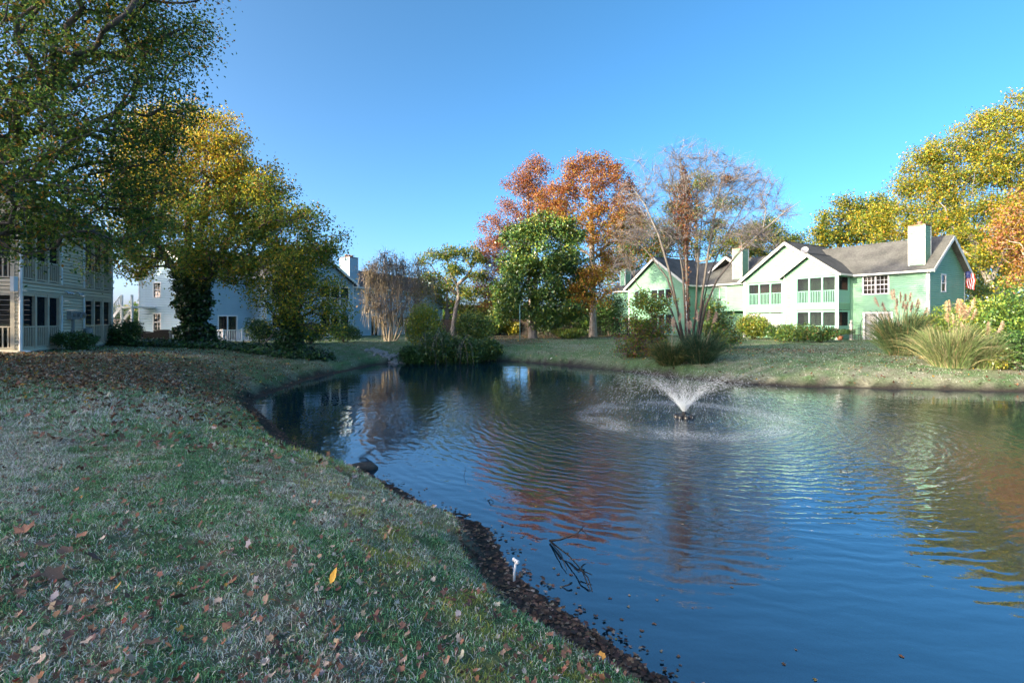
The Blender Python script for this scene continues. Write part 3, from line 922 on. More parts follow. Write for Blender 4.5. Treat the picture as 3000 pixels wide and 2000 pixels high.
for x, y in ((-1.9, 7.1), (-1.9, 5.7)):
    mb = MB(); mb.box(x - .07, x + .07, y - .07, y + .07, -.4, 4.0); mb.build('post', M['white'], B)

# ------------------------------------------------------------------ beige house (left edge)
A = thing('beige_house', 'beige clapboard house with stacked screened porches behind the oak branches', 'house',
          (-18.8, 19.5, 1.42), math.atan2(.949, -.316))
AE, AS_ = 5.6, .6
Fa = Fr((0, 0), (1, 0), (0, -1)); Fg = Fr((0, 0), (0, 1), (-1, 0))
bm = MB(); bm.hexa([(0,.10,0),(1,.10,0),(1,-.042,0),(0,-.042,0),(0,.10,1),(1,.10,1),(1,-.004,1),(0,-.004,1)])
BOARD = bm.mesh('siding_board'); BOARD.materials.append(M['beige_side'])
def boards(parent, fr, L, z0, z1, openings, clip=None, exp=.14):
    ang = math.atan2(fr.d[1], fr.d[0])
    flip = (np.cross(np.append(fr.d, 0), np.array([0, 0, 1.]))[:2] @ fr.n) < 0
    for a, b, za, zb in rows(L, z0, z1, openings, clip, exp):
        o = mk('siding_board', BOARD, None, parent)
        if flip:
            o.location = fr.p(b, 0, za); o.rotation_euler = (0, 0, ang + pi)
        else:
            o.location = fr.p(a, 0, za); o.rotation_euler = (0, 0, ang)
        o.scale = (b - a, 1, zb - za)
opA = [(.1, 3.0, 2.78, 5.2), (.1, 3.0, .1, 2.28), (5.15, 8.2, 2.78, 5.2), (5.15, 8.2, .1, 2.28)]
boards(A, Fa, 8.3, 0, AE, opA)
opE = [(.1, 3.4, 2.78, 5.2), (.1, 3.4, .1, 2.28)]
boards(A, Fg, 9, 0, AE + 4.5 * AS_, opE, gable_clip(9, AE, AS_))
mb = MB(); clap(mb, Fr((8.3, 0), (0, 1), (1, 0)), 9, 0, AE + 4.5 * AS_, [], gable_clip(9, AE, AS_), exp=.25); mb.build('far_end_siding', M['beige_side'], A)
mb = MB(); clap(mb, Fr((0, 9), (1, 0), (0, 1)), 8.3, 0, AE, exp=.25); mb.build('rear_siding', M['beige_side'], A)
mb = MB(); mb.box(-.1, 8.4, -.06, 9.1, -.6, .0); mb.build('foundation', M['concrete'], A)
for fr, lst in ((Fa, ((.16, 2.94, 3), (5.21, 8.16, 3))), (Fg, ((.16, 3.34, 2),))):
    for a0, a1, nb in lst:
        bay_front(A, fr, a0, a1, nb, 5.2, 2.82, 3.62, 2.78, M['beige_trim'], sp=.16)
        bay_front(A, fr, a0, a1, nb, 2.28, .13, .98, .1, M['beige_trim'], sp=.16)
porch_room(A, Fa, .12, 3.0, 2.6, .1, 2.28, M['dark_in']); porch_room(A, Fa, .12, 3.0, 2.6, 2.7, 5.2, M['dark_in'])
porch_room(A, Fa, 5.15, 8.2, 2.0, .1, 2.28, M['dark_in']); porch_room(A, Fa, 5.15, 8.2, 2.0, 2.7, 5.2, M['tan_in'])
trim(A, Fa, [(3.0, 3.12, 2.75, 5.3), (3.0, 3.12, 0, 2.28), (5.03, 5.15, 2.75, 5.3), (5.03, 5.15, 0, 2.28), (8.2, 8.32, 0, 5.6)], M['white'], 'opening_trim', .044, .075)
trim(A, Fa, [(0, 8.3, 2.68, 2.78), (0, 8.3, 2.28, 2.34)], M['beige_trim'], 'band_board', .044, .066)
gable_roof(A, 'x', 4.5, 5.0, -.5, 8.8, AE - .5 * AS_, AS_, M['roof_blue'], M['beige_trim'])
mb = MB(); mb.tube([(-.06, -.1, 5.4), (-.06, -.1, .06), (.05, -.34, -.02)], .055, 10); mb.build('downspout', M['white'], A)
mb = MB(); mb.box(-.42, -.14, -.06, .05, 2.3, 2.85); mb.build('cable_box', M['white'], A)
# electricity meters
mb = MB(); Fa.box(mb, 3.55, 4.35, .03, .2, 1.25, 1.62); Fa.box(mb, 3.95, 4.05, .03, .12, .1, 1.25); me_ = mb.build('meter_box', M['meter'], A)
for a in (3.75, 4.15):
    b = MB(); b.tube([Fa.p(a, .2, 1.45), Fa.p(a, .3, 1.45)], .085, 12); b.build('meter', M['metal'], me_)
mb = MB(); Fa.box(mb, 4.55, 4.95, .03, .16, 1.3, 1.6); m2 = mb.build('meter_box', M['meter'], A)
b = MB(); b.tube([Fa.p(4.75, .16, 1.45), Fa.p(4.75, .26, 1.45)], .085, 12); b.build('meter', M['metal'], m2)
for a in (3.3, 3.5, 3.72, 4.4, 4.62):
    b = MB(); b.tube([Fa.p(a, .03, 2.5), Fa.p(a + .05, .12, 2.47), Fa.p(a + .1, .16, 2.40)], [.02, .03, .05], 8); b.build('floodlight', M['metal'], A)
b = MB(); b.lathe(Fa.p(4.75, .35, .1), [(.17, 0), (.19, .1), (.19, .6), (.16, .72), (.05, .76)], 14); b.build('water_softener', M['meter'], A)

# ------------------------------------------------------------------ plant kit
def unit(v):
    return v / (np.linalg.norm(v, axis=-1, keepdims=True) + 1e-9)

def leaf_arrays(pos, size, rng, aspect=.6, up=.4, fold=.18, jit=.35, axis=None, axw=0.0):
    n = len(pos)
    a = unit(rng.normal(size=(n, 3)) + (0 if axis is None else axis * axw))
    nn = rng.normal(size=(n, 3)); nn[:, 2] += up * 2
    b = unit(np.cross(nn, a)); nn = np.cross(a, b)
    L = (size * (1 + jit * rng.uniform(-1, 1, n)))[:, None]
    W = L * aspect * .5
    f = nn * L * fold
    p0 = pos - a * L * .5
    V = np.stack([p0, p0 + a * L * .45 + b * W + f, p0 + a * L, p0 + a * L * .45 - b * W + f], 1).reshape(-1, 3)
    Fq = np.arange(4 * n).reshape(n, 4)
    return V, Fq

def pal(rng, n, table, jit=.22):
    """colours drawn from [(rgb, weight), ...] with a little variation"""
    cs = np.array([c for c, _ in table]); ws = np.array([w_ for _, w_ in table], float)
    c = cs[rng.choice(len(cs), n, p=ws / ws.sum())]
    return np.clip(c * (1 + jit * rng.uniform(-1, 1, (n, 1))) * (1 + .1 * rng.uniform(-1, 1, (n, 3))), .003, .9)

GREEN = (.09, .18, .036); DGREEN = (.045, .105, .03); LGREEN = (.22, .31, .045); YELLOW = (.62, .50, .04); GOLD = (.44, .34, .03)
ORANGE = (.50, .25, .045); RUST = (.35, .165, .05); RED = (.31, .11, .05); MAROON = (.22, .09, .06); OLIVE = (.26, .28, .04); BROWN = (.16, .10, .055)
PINK = (.48, .27, .16)

def skeleton(trunks, att, bf=.35, seg=.6, jit=.10, rng=None, curl=.3, upb=.12):
    """branches: every attractor is joined to the tree by the cheapest limb; returns nodes, parents, chains"""
    P, par, plen, chains = [], [], [], []
    for tr in trunks:
        ch = []
        for i, p in enumerate(tr):
            if i == 0 and tr is not trunks[0]:
                # further trunks spring from the nearest node of the first
                k = int(np.argmin(np.linalg.norm(np.array(P) - p, axis=1))); par.append(k); plen.append(plen[k] + np.linalg.norm(P[k] - p)); ch.append(k)
            else:
                par.append(len(P) - 1 if i else -1); plen.append((plen[-1] + np.linalg.norm(p - P[-1])) if i else 0.0)
            P.append(np.array(p, float)); ch.append(len(P) - 1)
        chains.append(ch)
    ntr = len(P)
    cap = len(P) + len(att) * 26 + 10
    arr = np.zeros((cap, 3)); arr[:len(P)] = P
    pl = np.zeros(cap); pl[:len(P)] = plen
    n = len(P)
    par = list(par)
    T0 = arr[:ntr]
    dd = np.min(np.linalg.norm(att[:, None, :] - T0[None], axis=2), axis=1)
    tips = []
    zmin = trunks[0][0][2]
    zfork = trunks[0][max(1, len(trunks[0]) // 3)][2]
    for i in np.argsort(dd):
        p = att[i]
        v = arr[:n] - p
        dist = np.sqrt((v ** 2).sum(1))
        cost = dist + bf * pl[:n] + .9 * np.maximum(0, arr[:n, 2] - p[2]) + 4.0 * np.maximum(0, min(zfork, p[2]) - arr[:n, 2])
        q = int(np.argmin(cost))
        D = dist[q]
        if D < .05: continue
        m = int(np.clip(math.ceil(D / seg), 1, 24))
        pd = arr[q] - arr[par[q]] if par[q] >= 0 else np.array([0, 0, 1.])
        pd = pd / (np.linalg.norm(pd) + 1e-9)
        c1 = arr[q] + (pd * curl + np.array([0, 0, upb])) * D
        ch = [q]
        for k in range(1, m + 1):
            t = k / m
            x = (1 - t) ** 2 * arr[q] + 2 * t * (1 - t) * c1 + t * t * p
            if k < m: x = x + rng.normal(size=3) * jit * min(seg, D / m)
            arr[n] = x; par.append(ch[-1]); pl[n] = pl[ch[-1]] + np.linalg.norm(x - arr[ch[-1]])
            ch.append(n); n += 1
        chains.append(ch); tips.append(n - 1)
    arr = arr[:n]
    cnt = np.zeros(n)
    for t_ in tips: cnt[t_] += 1
    for i in range(n - 1, 0, -1):
        if par[i] >= 0: cnt[par[i]] += cnt[i]
    return arr, np.array(par), chains, np.maximum(cnt, .6), np.array(tips), ntr

def branch_mesh(name, arr, par, chains, cnt, r_trunk, r_tip, base, ntr, pexp=.5, flare=1.35, stem=0.0):
    tot = cnt.max()
    R = np.maximum(r_tip, r_trunk * (cnt / tot) ** pexp)
    if stem:
        for ch in chains:
            if ch[-1] < ntr:
                R[ch] = np.maximum(R[ch], stem * np.linspace(1, .25, len(ch)) ** 1.35)
    R[0] *= flare
    Vs, Fs, off = [], [], 0
    for ci, ch in enumerate(chains):
        P = arr[ch]; r = R[ch].copy()
        if ch[0] < ch[1] and par[ch[1]] == ch[0] and len(ch) > 1 and not (ci == 0):
            r[0] = min(r[0], r[1] * 1.15)
        r[-1] *= .7
        rm = r.max()
        n = 10 if rm > .12 else 6 if rm > .04 else 4 if rm > .018 else 3
        V, Fq = tube_np(P, r, n)
        Vs.append(V); Fs.append(Fq + off); off += len(V)
    return np_mesh(name, np.concatenate(Vs) - base, np.concatenate(Fs), smooth=True), R

def ell_points(rng, n, blobs, power=.42):
    """points in a union of ellipsoids, thicker towards their outsides; blobs = (centre3, radii3)"""
    wts = np.array([r[0] * r[2] for _, r in blobs]); k = rng.choice(len(blobs), n, p=wts / wts.sum())
    C = np.array([c for c, _ in blobs])[k]; R = np.array([r for _, r in blobs])[k]
    d = unit(rng.normal(size=(n, 3)))
    u = rng.uniform(0, 1, (n, 1)) ** power
    return C + d * u * R

def px_blobs(lst, Y, dep=.85):
    """crown lobes given by their picture column, row and half sizes, at the tree's own distance"""
    out = []
    for b in lst:
        px, py, rx, rz = b[:4]
        dy = b[4] if len(b) > 4 else 0.0
        yy = Y + dy
        c = at(px, py, yy)
        rX, rZ = rx / FPX * yy, rz / FPX * yy
        out.append((c, np.array([rX, max(.3, dep * .5 * (rX + rZ)), rZ])))
    return out

def make_tree(name, label, cat, trunks, blobs, n_att, n_leaf, lsize, colf, seed, r_trunk, bark='bark', group=None, r_tip=.012, sig=.35,
              bf=.35, seg=.6, lm='leaf', up=.4, aspect=.62, curl=.3, power=.42, clumps=None, pexp=.5, jit=.12, twigs=0, twig_len=.5, twig_w=.012, leaf_axis=None, upb=.12, min_z=None, stem=0.0):
    rng = np.random.RandomState(seed)
    base = np.array(trunks[0][0], float)
    root = thing(name, label, cat, base, 0, group)
    att = ell_points(rng, n_att, blobs, power)
    if min_z is not None: att = att[att[:, 2] > min_z]
    tr = [np.array(t, float) for t in trunks]
    arr, par, chains, cnt, tips, ntr = skeleton(tr, att, bf, seg, jit, rng, curl, upb)
    me, R = branch_mesh('trunk', arr, par, chains, cnt, r_trunk, r_tip, base, ntr, pexp, stem=stem)
    mk('trunk', me, M[bark], root)
    if n_leaf:
        thin = np.where((R < max(.035, r_tip * 2.2)) & (np.arange(len(arr)) >= ntr))[0]
        src = np.concatenate([tips, tips, thin])
        k = rng.choice(len(src), n_leaf)
        pos = arr[src[k]] + rng.normal(size=(n_leaf, 3)) * sig * np.array([1, 1, .8])
        if min_z is not None: pos[:, 2] = np.maximum(pos[:, 2], min_z - .3 + rng.uniform(0, .5, n_leaf))
        V, Fq = leaf_arrays(pos, np.full(n_leaf, lsize), rng, aspect, up)
        cols = np.repeat(colf(pos, rng), 4, axis=0)
        mk('crown', np_mesh('crown', V - base, Fq, cols), M[lm], root)
    if twigs:
        k = rng.choice(tips, twigs)
        p0 = arr[k] - unit(arr[k] - arr[par[k]]) * rng.uniform(0, .8, (twigs, 1))
        d = unit(unit(arr[k] - arr[par[k]]) * 1.0 + rng.normal(size=(twigs, 3)) * .55 + np.array([0, 0, .15]))
        tag(ribbons(root, 'twigs', p0 - base, d, twig_len * rng.uniform(.4, 1.2, twigs), twig_w, rng, M['twig'], droop=.15), kind='stuff')
    return root, arr, R

def ribbons(parent, name, p0, d, L, wd, rng, m, droop=0.0, cols=None, segs=3):
    """thin curved strips: twigs, moss, reeds"""
    n = len(p0)
    side = unit(np.cross(d, rng.normal(size=(n, 3))))
    V = []
    for k in range(segs + 1):
        t = k / segs
        c = p0 + d * (L * t)[:, None] + np.array([0, 0, -1.]) * (droop * L * t * t)[:, None]
        ww = wd * (1 - .75 * t) * .5
        V.append(c - side * ww); V.append(c + side * ww)
    V = np.stack(V, 1)
    q = 2 * (segs + 1)
    base = (np.arange(n) * q)[:, None]
    Fq = np.concatenate([base + np.array([[2*k, 2*k+1, 2*k+3, 2*k+2]]) for k in range(segs)], 0)
    me = np_mesh(name, V.reshape(-1, 3), Fq, None if cols is None else np.repeat(cols, q, axis=0))
    return mk(name, me, m, parent)

def bush(name, label, cat, px, Y, w, h, n, lsize, table, seed, group=None, lm='leaf_gloss', dep=None, lobes=6, sink=.1, up=.5, aspect=.55):
    """a shrub: several stems and an uneven leafy head"""
    rng = np.random.RandomState(seed)
    base = gp(px, Y)
    root = thing(name, label, cat, base, 0, group)
    dep = dep or w * .7
    bl = [(base + np.array([0, 0, h * .48]), np.array([w * .42, dep * .42, h * .46]))]
    for i in range(lobes):
        a = 2 * pi * i / lobes + rng.uniform(-.3, .3)
        bl.append((base + np.array([math.cos(a) * w * .28, math.sin(a) * dep * .28, h * rng.uniform(.3, .72)]),
                   np.array([w * .22, dep * .22, h * rng.uniform(.2, .3)])))
    pos = ell_points(rng, n, bl, .16)
    pos[:, 2] = np.maximum(pos[:, 2], base[2] + rng.uniform(0, .25, n) * h)
    pos += rng.normal(size=pos.shape) * .05 * h
    V, Fq = leaf_arrays(pos, np.full(n, lsize), rng, aspect, up)
    mk('foliage', np_mesh('foliage', V - base, Fq, np.repeat(pal(rng, n, table), 4, axis=0)), M[lm], root)
    mb = MB()
    for i in range(7):
        a = rng.uniform(0, 6.28); e = np.array([math.cos(a) * w * .3, math.sin(a) * dep * .3, h * rng.uniform(.5, .8)])
        mb.tube([(e[0]*.1, e[1]*.1, -.1), tuple(e * np.array([.45, .45, .5])), tuple(e)], [.035, .025, .01], 5)
    mb.build('stem', M['bark'], root)
    return root

def trunk_path(p0, p1, n=6, bend=.15, rng=None, sway=(0, 0)):
    p0, p1 = np.array(p0, float), np.array(p1, float)
    t = np.linspace(0, 1, n)[:, None]
    D = np.linalg.norm(p1 - p0)
    off = np.sin(t * pi) * np.array([[sway[0], sway[1], 0]]) * D
    P = p0 + (p1 - p0) * t + off
    if rng is not None: P[1:-1] += rng.normal(size=(n - 2, 3)) * bend * .1 * D / n * 2
    P[0, 2] -= .15
    return P

def mixer(*tabs):
    return lambda pos, rng: pal(rng, len(pos), list(tabs))

R0 = np.random.RandomState(77)
# ---- the big oak at the left edge (trunk just outside the picture)
Yo = 13.0
ob = gp(-420, 13.5)
oak_bl = px_blobs([(120,160,330,220,0),(330,120,210,150,1.5),(520,90,140,80,2.5),(480,190,130,90,1.5),(420,330,160,130,1),(180,420,260,180,0),(330,520,190,140,1.5),(90,560,200,130,-1),
                   (240,640,190,90,0.5),(380,640,110,100,2.5),(60,720,120,40,0),(-250,200,350,330,0),(-200,550,300,220,0),(330,760,60,70,4),(290,820,40,60,4.5),(300,-150,350,190,0),(-100,-200,450,260,0)], Yo, .8)
def oakcol(pos, rng):
    c = pal(rng, len(pos), [(GREEN, 6), (DGREEN, 3.5), (LGREEN, 3.5), (OLIVE, 2), (ORANGE, .7), (RUST, .5)])
    k = rng.uniform(0, 1, len(pos)) < smooth01(pos[:, 0] + .8 * wob(pos[:, 0], pos[:, 2], .6), -9.5, -6.8) * .55
    c[k] = pal(rng, k.sum(), [(GOLD, 2), (ORANGE, 2), (RUST, 2), (YELLOW, .6)])
    return c
t1 = trunk_path(ob, at(-260, 260, 13.3), 8, .2, R0)
make_tree('oak_tree', 'large oak with green and orange leaves overhanging the beige house', 'tree', [t1], oak_bl, 700, 92000, .088, oakcol, 11, .42,
          r_tip=.010, sig=.30, seg=.55, curl=.42, twigs=2600, twig_len=.7, twig_w=.012)
# ---- golden tree with ivy trunk
Yg = 30.0
gb = gp(575, Yg)
gold_bl = px_blobs([(560,350,80,60,0),(480,380,110,70,0),(640,420,100,80,0),(560,480,190,110,0),(420,500,100,110,1),(700,520,110,90,0),(760,600,110,90,-.5),(600,620,230,110,0),(430,660,120,120,1),
                    (800,690,130,90,-1),(900,640,60,50,-1),(680,750,170,100,-1.5),(880,750,100,80,-1.5),(960,720,50,45,-1),(420,770,80,60,0)], Yg, .9)
def goldcol(pos, rng):
    up_ = smooth01(pos[:, 2] - .12 * (pos[:, 0] + 18) + .8 * wob(pos[:, 0], pos[:, 2], .5), 7.5, 12.5)
    c = pal(rng, len(pos), [(GREEN, 4), (OLIVE, 3), (LGREEN, 4), (GOLD, 1.8), (DGREEN, 1.5), (RUST, .7)])
    k = rng.uniform(0, 1, len(pos)) < up_ * .92
    c[k] = pal(rng, k.sum(), [(YELLOW, 5), (GOLD, 4), (ORANGE, 2.4), (OLIVE, 2), (LGREEN, 1.2), (RUST, .9)])
    return c
f0 = at(565, 870, Yg)
gt = [trunk_path(gb, f0, 5, .1, R0), trunk_path(f0, at(545, 560, Yg), 6, .2, R0), trunk_path(f0, at(690, 640, Yg - .6), 6, .2, R0, (.06, 0)),
      trunk_path(f0, at(450, 700, Yg + .5), 6, .2, R0), trunk_path(f0, at(610, 520, Yg), 6, .2, R0)]
gold_tree, garr, gR = make_tree('sweetgum_tree', 'golden yellow tree with ivy clad forked trunk left of the pond', 'tree', gt, gold_bl, 820, 78000, .145, goldcol, 12, .46, sig=.34, seg=.8,
          r_tip=.016, curl=.25, twigs=900, twig_len=.8, twig_w=.02)
def ivy_on(parent, base, segs, n, lsize, seed, table, spread=.16):
    """ivy leaves clinging to limbs: segs = (p0, p1, r0, r1)"""
    rng = np.random.RandomState(seed)
    ln = np.array([np.linalg.norm(np.array(b) - np.array(a)) * (r0 + r1) for a, b, r0, r1 in segs])
    k = rng.choice(len(segs), n, p=ln / ln.sum())
    A_ = np.array([s[0] for s in segs])[k]; B_ = np.array([s[1] for s in segs])[k]; r0 = np.array([s[2] for s in segs])[k]; r1 = np.array([s[3] for s in segs])[k]
    t = rng.uniform(0, 1, n)
    d = unit(B_ - A_); a = rng.normal(size=(n, 3)); a = unit(a - d * (a * d).sum(1)[:, None])
    r = (r0 + (r1 - r0) * t)
    wv = 1 + .3 * np.sin(t * 9 + k * 2.1) + .2 * np.sin(t * 23 + k)
    pos = A_ + (B_ - A_) * t[:, None] + a * (r * wv + np.abs(rng.normal(size=n)) * spread)[:, None]
    V, Fq = leaf_arrays(pos, np.full(n, lsize), rng, .8, .3)
    return mk('ivy', np_mesh('ivy', V - base, Fq, np.repeat(pal(rng, n, table), 4, axis=0)), M['leaf_gloss'], parent)
IVY = [(DGREEN, 5), ((.016, .045, .018), 4), (GREEN, 1.5)]
ivy_on(gold_tree, np.array(gt[0][0]) * 1.0, [(gb, f0, .78, .55), (f0, at(560, 740, Yg), .5, .3), (f0, at(520, 790, Yg + .2), .5, .25), (f0, at(625, 770, Yg - .3), .45, .25)], 12000, .16, 5, IVY, .16)
# ---- smaller ivy tree
Ys = 27.5
sb = gp(848, Ys)
s_bl = px_blobs([(840,790,80,60,0),(900,830,90,50,0),(960,850,60,40,-.5),(800,860,80,50,0),(900,900,110,40,-.6),(980,920,50,30,-.6),(850,950,70,30,0),(960,960,60,20,-.8)], Ys, .8)
s_t = trunk_path(sb, at(850, 800, Ys), 7, .2, R0)
sm, _, _ = make_tree('sapling_tree', 'small yellow-green tree with dark ivy trunk beside the golden tree', 'tree', [s_t], s_bl, 260, 11500, .125,
          mixer((GREEN, 3), (LGREEN, 4), (OLIVE, 3), (GOLD, 2.2), (YELLOW, 1.2), (DGREEN, 2)), 13, .2, sig=.30, seg=.5, r_tip=.012, twigs=700, twig_len=.8, twig_w=.014)
ivy_on(sm, np.array(s_t[0]), [(sb, at(846, 880, Ys), .42, .22), (at(846, 880, Ys), at(850, 780, Ys), .2, .1)], 5200, .15, 6, IVY, .14)
# ---- grey weeping tree hung with moss in front of the blue house
Ym = 40.0
mbse = gp(1140, Ym)
m_bl = px_blobs([(1100,770,40,30,0),(1150,760,50,25,0),(1200,780,50,30,0),(1130,800,60,45,0),(1180,820,80,50,0),(1110,870,50,60,0),(1210,880,70,50,0),(1160,920,80,40,0),(1250,840,50,50,0),(1080,800,30,30,0)], Ym, .8)
mt, marr, mR = make_tree('mossy_tree', 'bare grey-brown tree hung with moss in front of the blue house', 'tree', [trunk_path(mbse, at(1150, 830, Ym), 6)] + [trunk_path(mbse + [dx, 0, .2], at(px, py, Ym + dy), 6, .3, R0) for dx, px, py, dy in ((-.3, 1090, 775, .5), (-.1, 1125, 755, -.5), (.2, 1180, 760, .6), (.4, 1225, 790, -.4), (.6, 1265, 830, 0))], m_bl, 260, 1500, .17,
          mixer(((.30, .22, .12), 3), ((.38, .26, .13), 3), (BROWN, 2), (GOLD, .6)), 14, .1, 'bark_pale', stem=.085, sig=.3, seg=.45, r_tip=.016, twigs=2600, twig_len=1.1, twig_w=.022, curl=.4)
rng = np.random.RandomState(3)
k = rng.choice(len(marr), 1700)
ribbons(mt, 'moss', marr[k] - np.array(trunk_path(mbse, at(1150, 830, Ym), 6)[0]) + rng.normal(size=(1700, 3)) * .16, unit(np.array([[0, 0, -1.]]) + rng.normal(size=(1700, 3)) * .16),
        rng.uniform(.4, 1.6, 1700), .034, rng, M['moss_strand'])
# ---- live oak with twisting limbs, far
Yl = 58.0
lb = gp(1325, Yl)
l_bl = px_blobs([(1345,738,55,14,0),(1290,750,45,14,0),(1248,765,35,14,0),(1390,762,40,16,0),(1255,812,38,14,0),(1330,790,55,14,0),(1405,810,30,18,0),(1290,845,50,14,0),(1385,860,45,16,0),(1240,850,35,14,0)], Yl, 1.6)
make_tree('live_oak_tree', 'twisted live oak with thin dark green crown left of the red trees', 'tree',
          [np.array([gp(1325, Yl), at(1335, 905, Yl), at(1345, 865, Yl), at(1340, 835, Yl), at(1368, 810, Yl), at(1382, 785, Yl), at(1360, 755, Yl), at(1345, 735, Yl)]),
           np.array([at(1345, 865, Yl), at(1318, 845, Yl), at(1300, 815, Yl), at(1278, 800, Yl), at(1262, 775, Yl), at(1240, 768, Yl)]),
           np.array([at(1368, 810, Yl), at(1395, 812, Yl), at(1410, 795, Yl), at(1425, 800, Yl)]), np.array([at(1340, 835, Yl), at(1320, 800, Yl), at(1310, 765, Yl), at(1290, 745, Yl)])], l_bl, 170, 8200, .21,
          mixer((GREEN, 3), (OLIVE, 4), (GOLD, 1.2), (DGREEN, 3)), 15, .24, 'bark_grey', stem=.2, sig=.30, seg=.9, r_tip=.04, curl=.5, jit=.25)
# ---- red maple-like trees
Yr = 60.0
rb = gp(1555, Yr)
make_tree('red_tree', 'tall dark red tree with bare upper trunk behind the magnolia', 'tree', [trunk_path(rb, at(1545, 520, Yr), 9, .1, R0)],
          px_blobs([(1570,500,42,45,0),(1530,540,50,40,0),(1580,580,40,40,0),(1500,600,40,30,0),(1560,640,60,40,0),(1450,660,50,35,0),(1500,700,70,45,0),(1440,730,50,45,0),(1480,790,60,40,0),(1430,820,40,50,0),(1450,880,50,25,0)], Yr, .8),
          340, 24000, .19, mixer((MAROON, 4), (RED, 4), (RUST, 4), (ORANGE, .8)), 16, .3, 'bark_pale', sig=.40, seg=1.0, r_tip=.025)
Yp = 52.0
pb = gp(1738, Yp)
def pcol(pos, rng):
    top = smooth01(pos[:, 2] + wob(pos[:, 0], pos[:, 2], .5), 11, 16)
    c = pal(rng, len(pos), [(ORANGE, 5), (RUST, 3), (GOLD, 3), (RED, 1), (OLIVE, 1)])
    k = rng.uniform(0, 1, len(pos)) < top * .85
    c[k] = pal(rng, k.sum(), [(RED, 4), (RUST, 4), (MAROON, 2), (ORANGE, 1)])
    return c
make_tree('orange_tree', 'tall orange and rust red tree on a straight pale trunk', 'tree', [trunk_path(pb, at(1732, 500, Yp), 10, .08, R0)],
          px_blobs([(1730,480,70,38,0),(1790,500,50,40,0),(1680,500,40,40,0),(1740,560,100,50,0),(1650,560,45,40,0),(1640,620,45,40,0),(1720,640,110,50,0),(1800,640,60,60,0),(1690,690,60,30,0),(1770,720,70,40,0),(1620,590,55,55,.5),(1605,660,45,40,.5),(1835,570,40,60,1),(1850,650,45,60,1),(1790,770,60,40,1),
                    (1735,800,45,35,-6.5),(1705,845,50,35,-6.5),(1760,840,40,40,-6.5),(1725,880,60,25,-6.5)], Yp, .75),
          540, 41000, .18, pcol, 17, .34, 'bark_pale', sig=.34, seg=.9, r_tip=.022)
Yn = 47.0
nb_ = gp(1560, Yn)
make_tree('magnolia_tree', 'broad dark green magnolia with glossy leaves at centre', 'tree', [trunk_path(nb_, at(1575, 700, Yn), 8, .1, R0)],
          px_blobs([(1590,670,70,40,0),(1650,690,60,50,.4),(1530,705,60,50,0),(1600,750,110,60,-.6),(1680,760,50,60,.4),(1500,780,50,60,0),(1560,820,100,60,-1),(1670,830,60,60,-.4),(1485,860,40,50,0),(1550,890,90,45,-1),(1640,890,90,50,-1),(1700,900,35,40,0),(1600,930,70,25,-.6),(1480,910,40,25,0)], Yn, .9),
          360, 42000, .22, mixer((GREEN, 6), (DGREEN, 5), (LGREEN, .8), (OLIVE, 2.2)), 18, .34, 'bark_grey', sig=.34, seg=.8, lm='leaf_gloss', r_tip=.025, power=.25, up=.5)
# trees behind the green house and behind the fence
for i, (px, Y, top, bl, tab, lab, nl) in enumerate([
    (1850, 78, 640, [(1850,660,70,40),(1830,720,70,50),(1900,700,60,60),(1880,760,80,50),(1800,800,60,60)], [(DGREEN, 3), (GREEN, 3), (OLIVE, 2), (RUST, 4)], 'dark green and rust tree behind the far gable of the green house', 12000),
    (2040, 80, 520, [(2010,550,50,30),(2060,530,40,30),(2130,600,50,30),(2000,620,70,40),(1970,680,60,50),(2090,680,60,40),(2030,730,100,50),(1920,720,60,50),(2150,720,60,40)], [(GREEN, 4), (OLIVE, 5), (RUST, 1.2), (GOLD, 1.5), (DGREEN, 3)], 'tall olive and rust tree behind the bare birch', 17000),
    (2230, 82, 650, [(2200,680,50,40),(2250,660,45,30),(2280,700,60,30),(2190,730,70,40),(2330,710,50,25),(2260,740,80,30)], [(GREEN, 4), (OLIVE, 4), (GOLD, 2), (DGREEN, 3)], 'olive green tree behind the middle gable of the green house', 11000),
    (2460, 70, 590, [(2420,650,40,30),(2470,605,40,30),(2510,640,60,50),(2430,700,50,30),(2550,690,70,40),(2400,680,25,20),(2580,620,50,45),(2480,690,60,30)], [(GREEN, 3), (OLIVE, 5), (GOLD, 3), (DGREEN, 2)], 'loose olive oak behind the long roof of the green house', 14000),
    (1310, 76, 800, [(1240,845,50,28),(1310,830,55,25),(1380,850,60,30),(1440,870,45,35),(1290,880,70,30),(1400,905,70,25)], [(OLIVE, 4), (GREEN, 3), (BROWN, 3), (GOLD, 1)], 'thin olive tree far behind the twisted live oak', 7000),
    (2850, 66, 660, [(2800,700,60,50),(2860,740,70,60),(2930,720,70,70),(2800,800,50,60),(2870,830,70,50),(2950,830,60,60),(2990,760,50,80)], [(OLIVE, 4), (GOLD, 3), (YELLOW, 2), (LGREEN, 2), (GREEN, 2)], 'yellow-green tree behind the leaning pale trunk right of the green house', 14000)]):
    p0 = gp(px, Y)
    make_tree('background_tree', lab, 'tree', [trunk_path(p0, at(px, top + 60, Y), 7, .2, R0)], px_blobs([(*b, 0) for b in bl], Y, .8), 220, int(nl * 1.2), .27,
              mixer(*tab), 30 + i, .35, 'bark_grey', sig=.55, seg=1.2, r_tip=.035, group='trees far behind the pond')
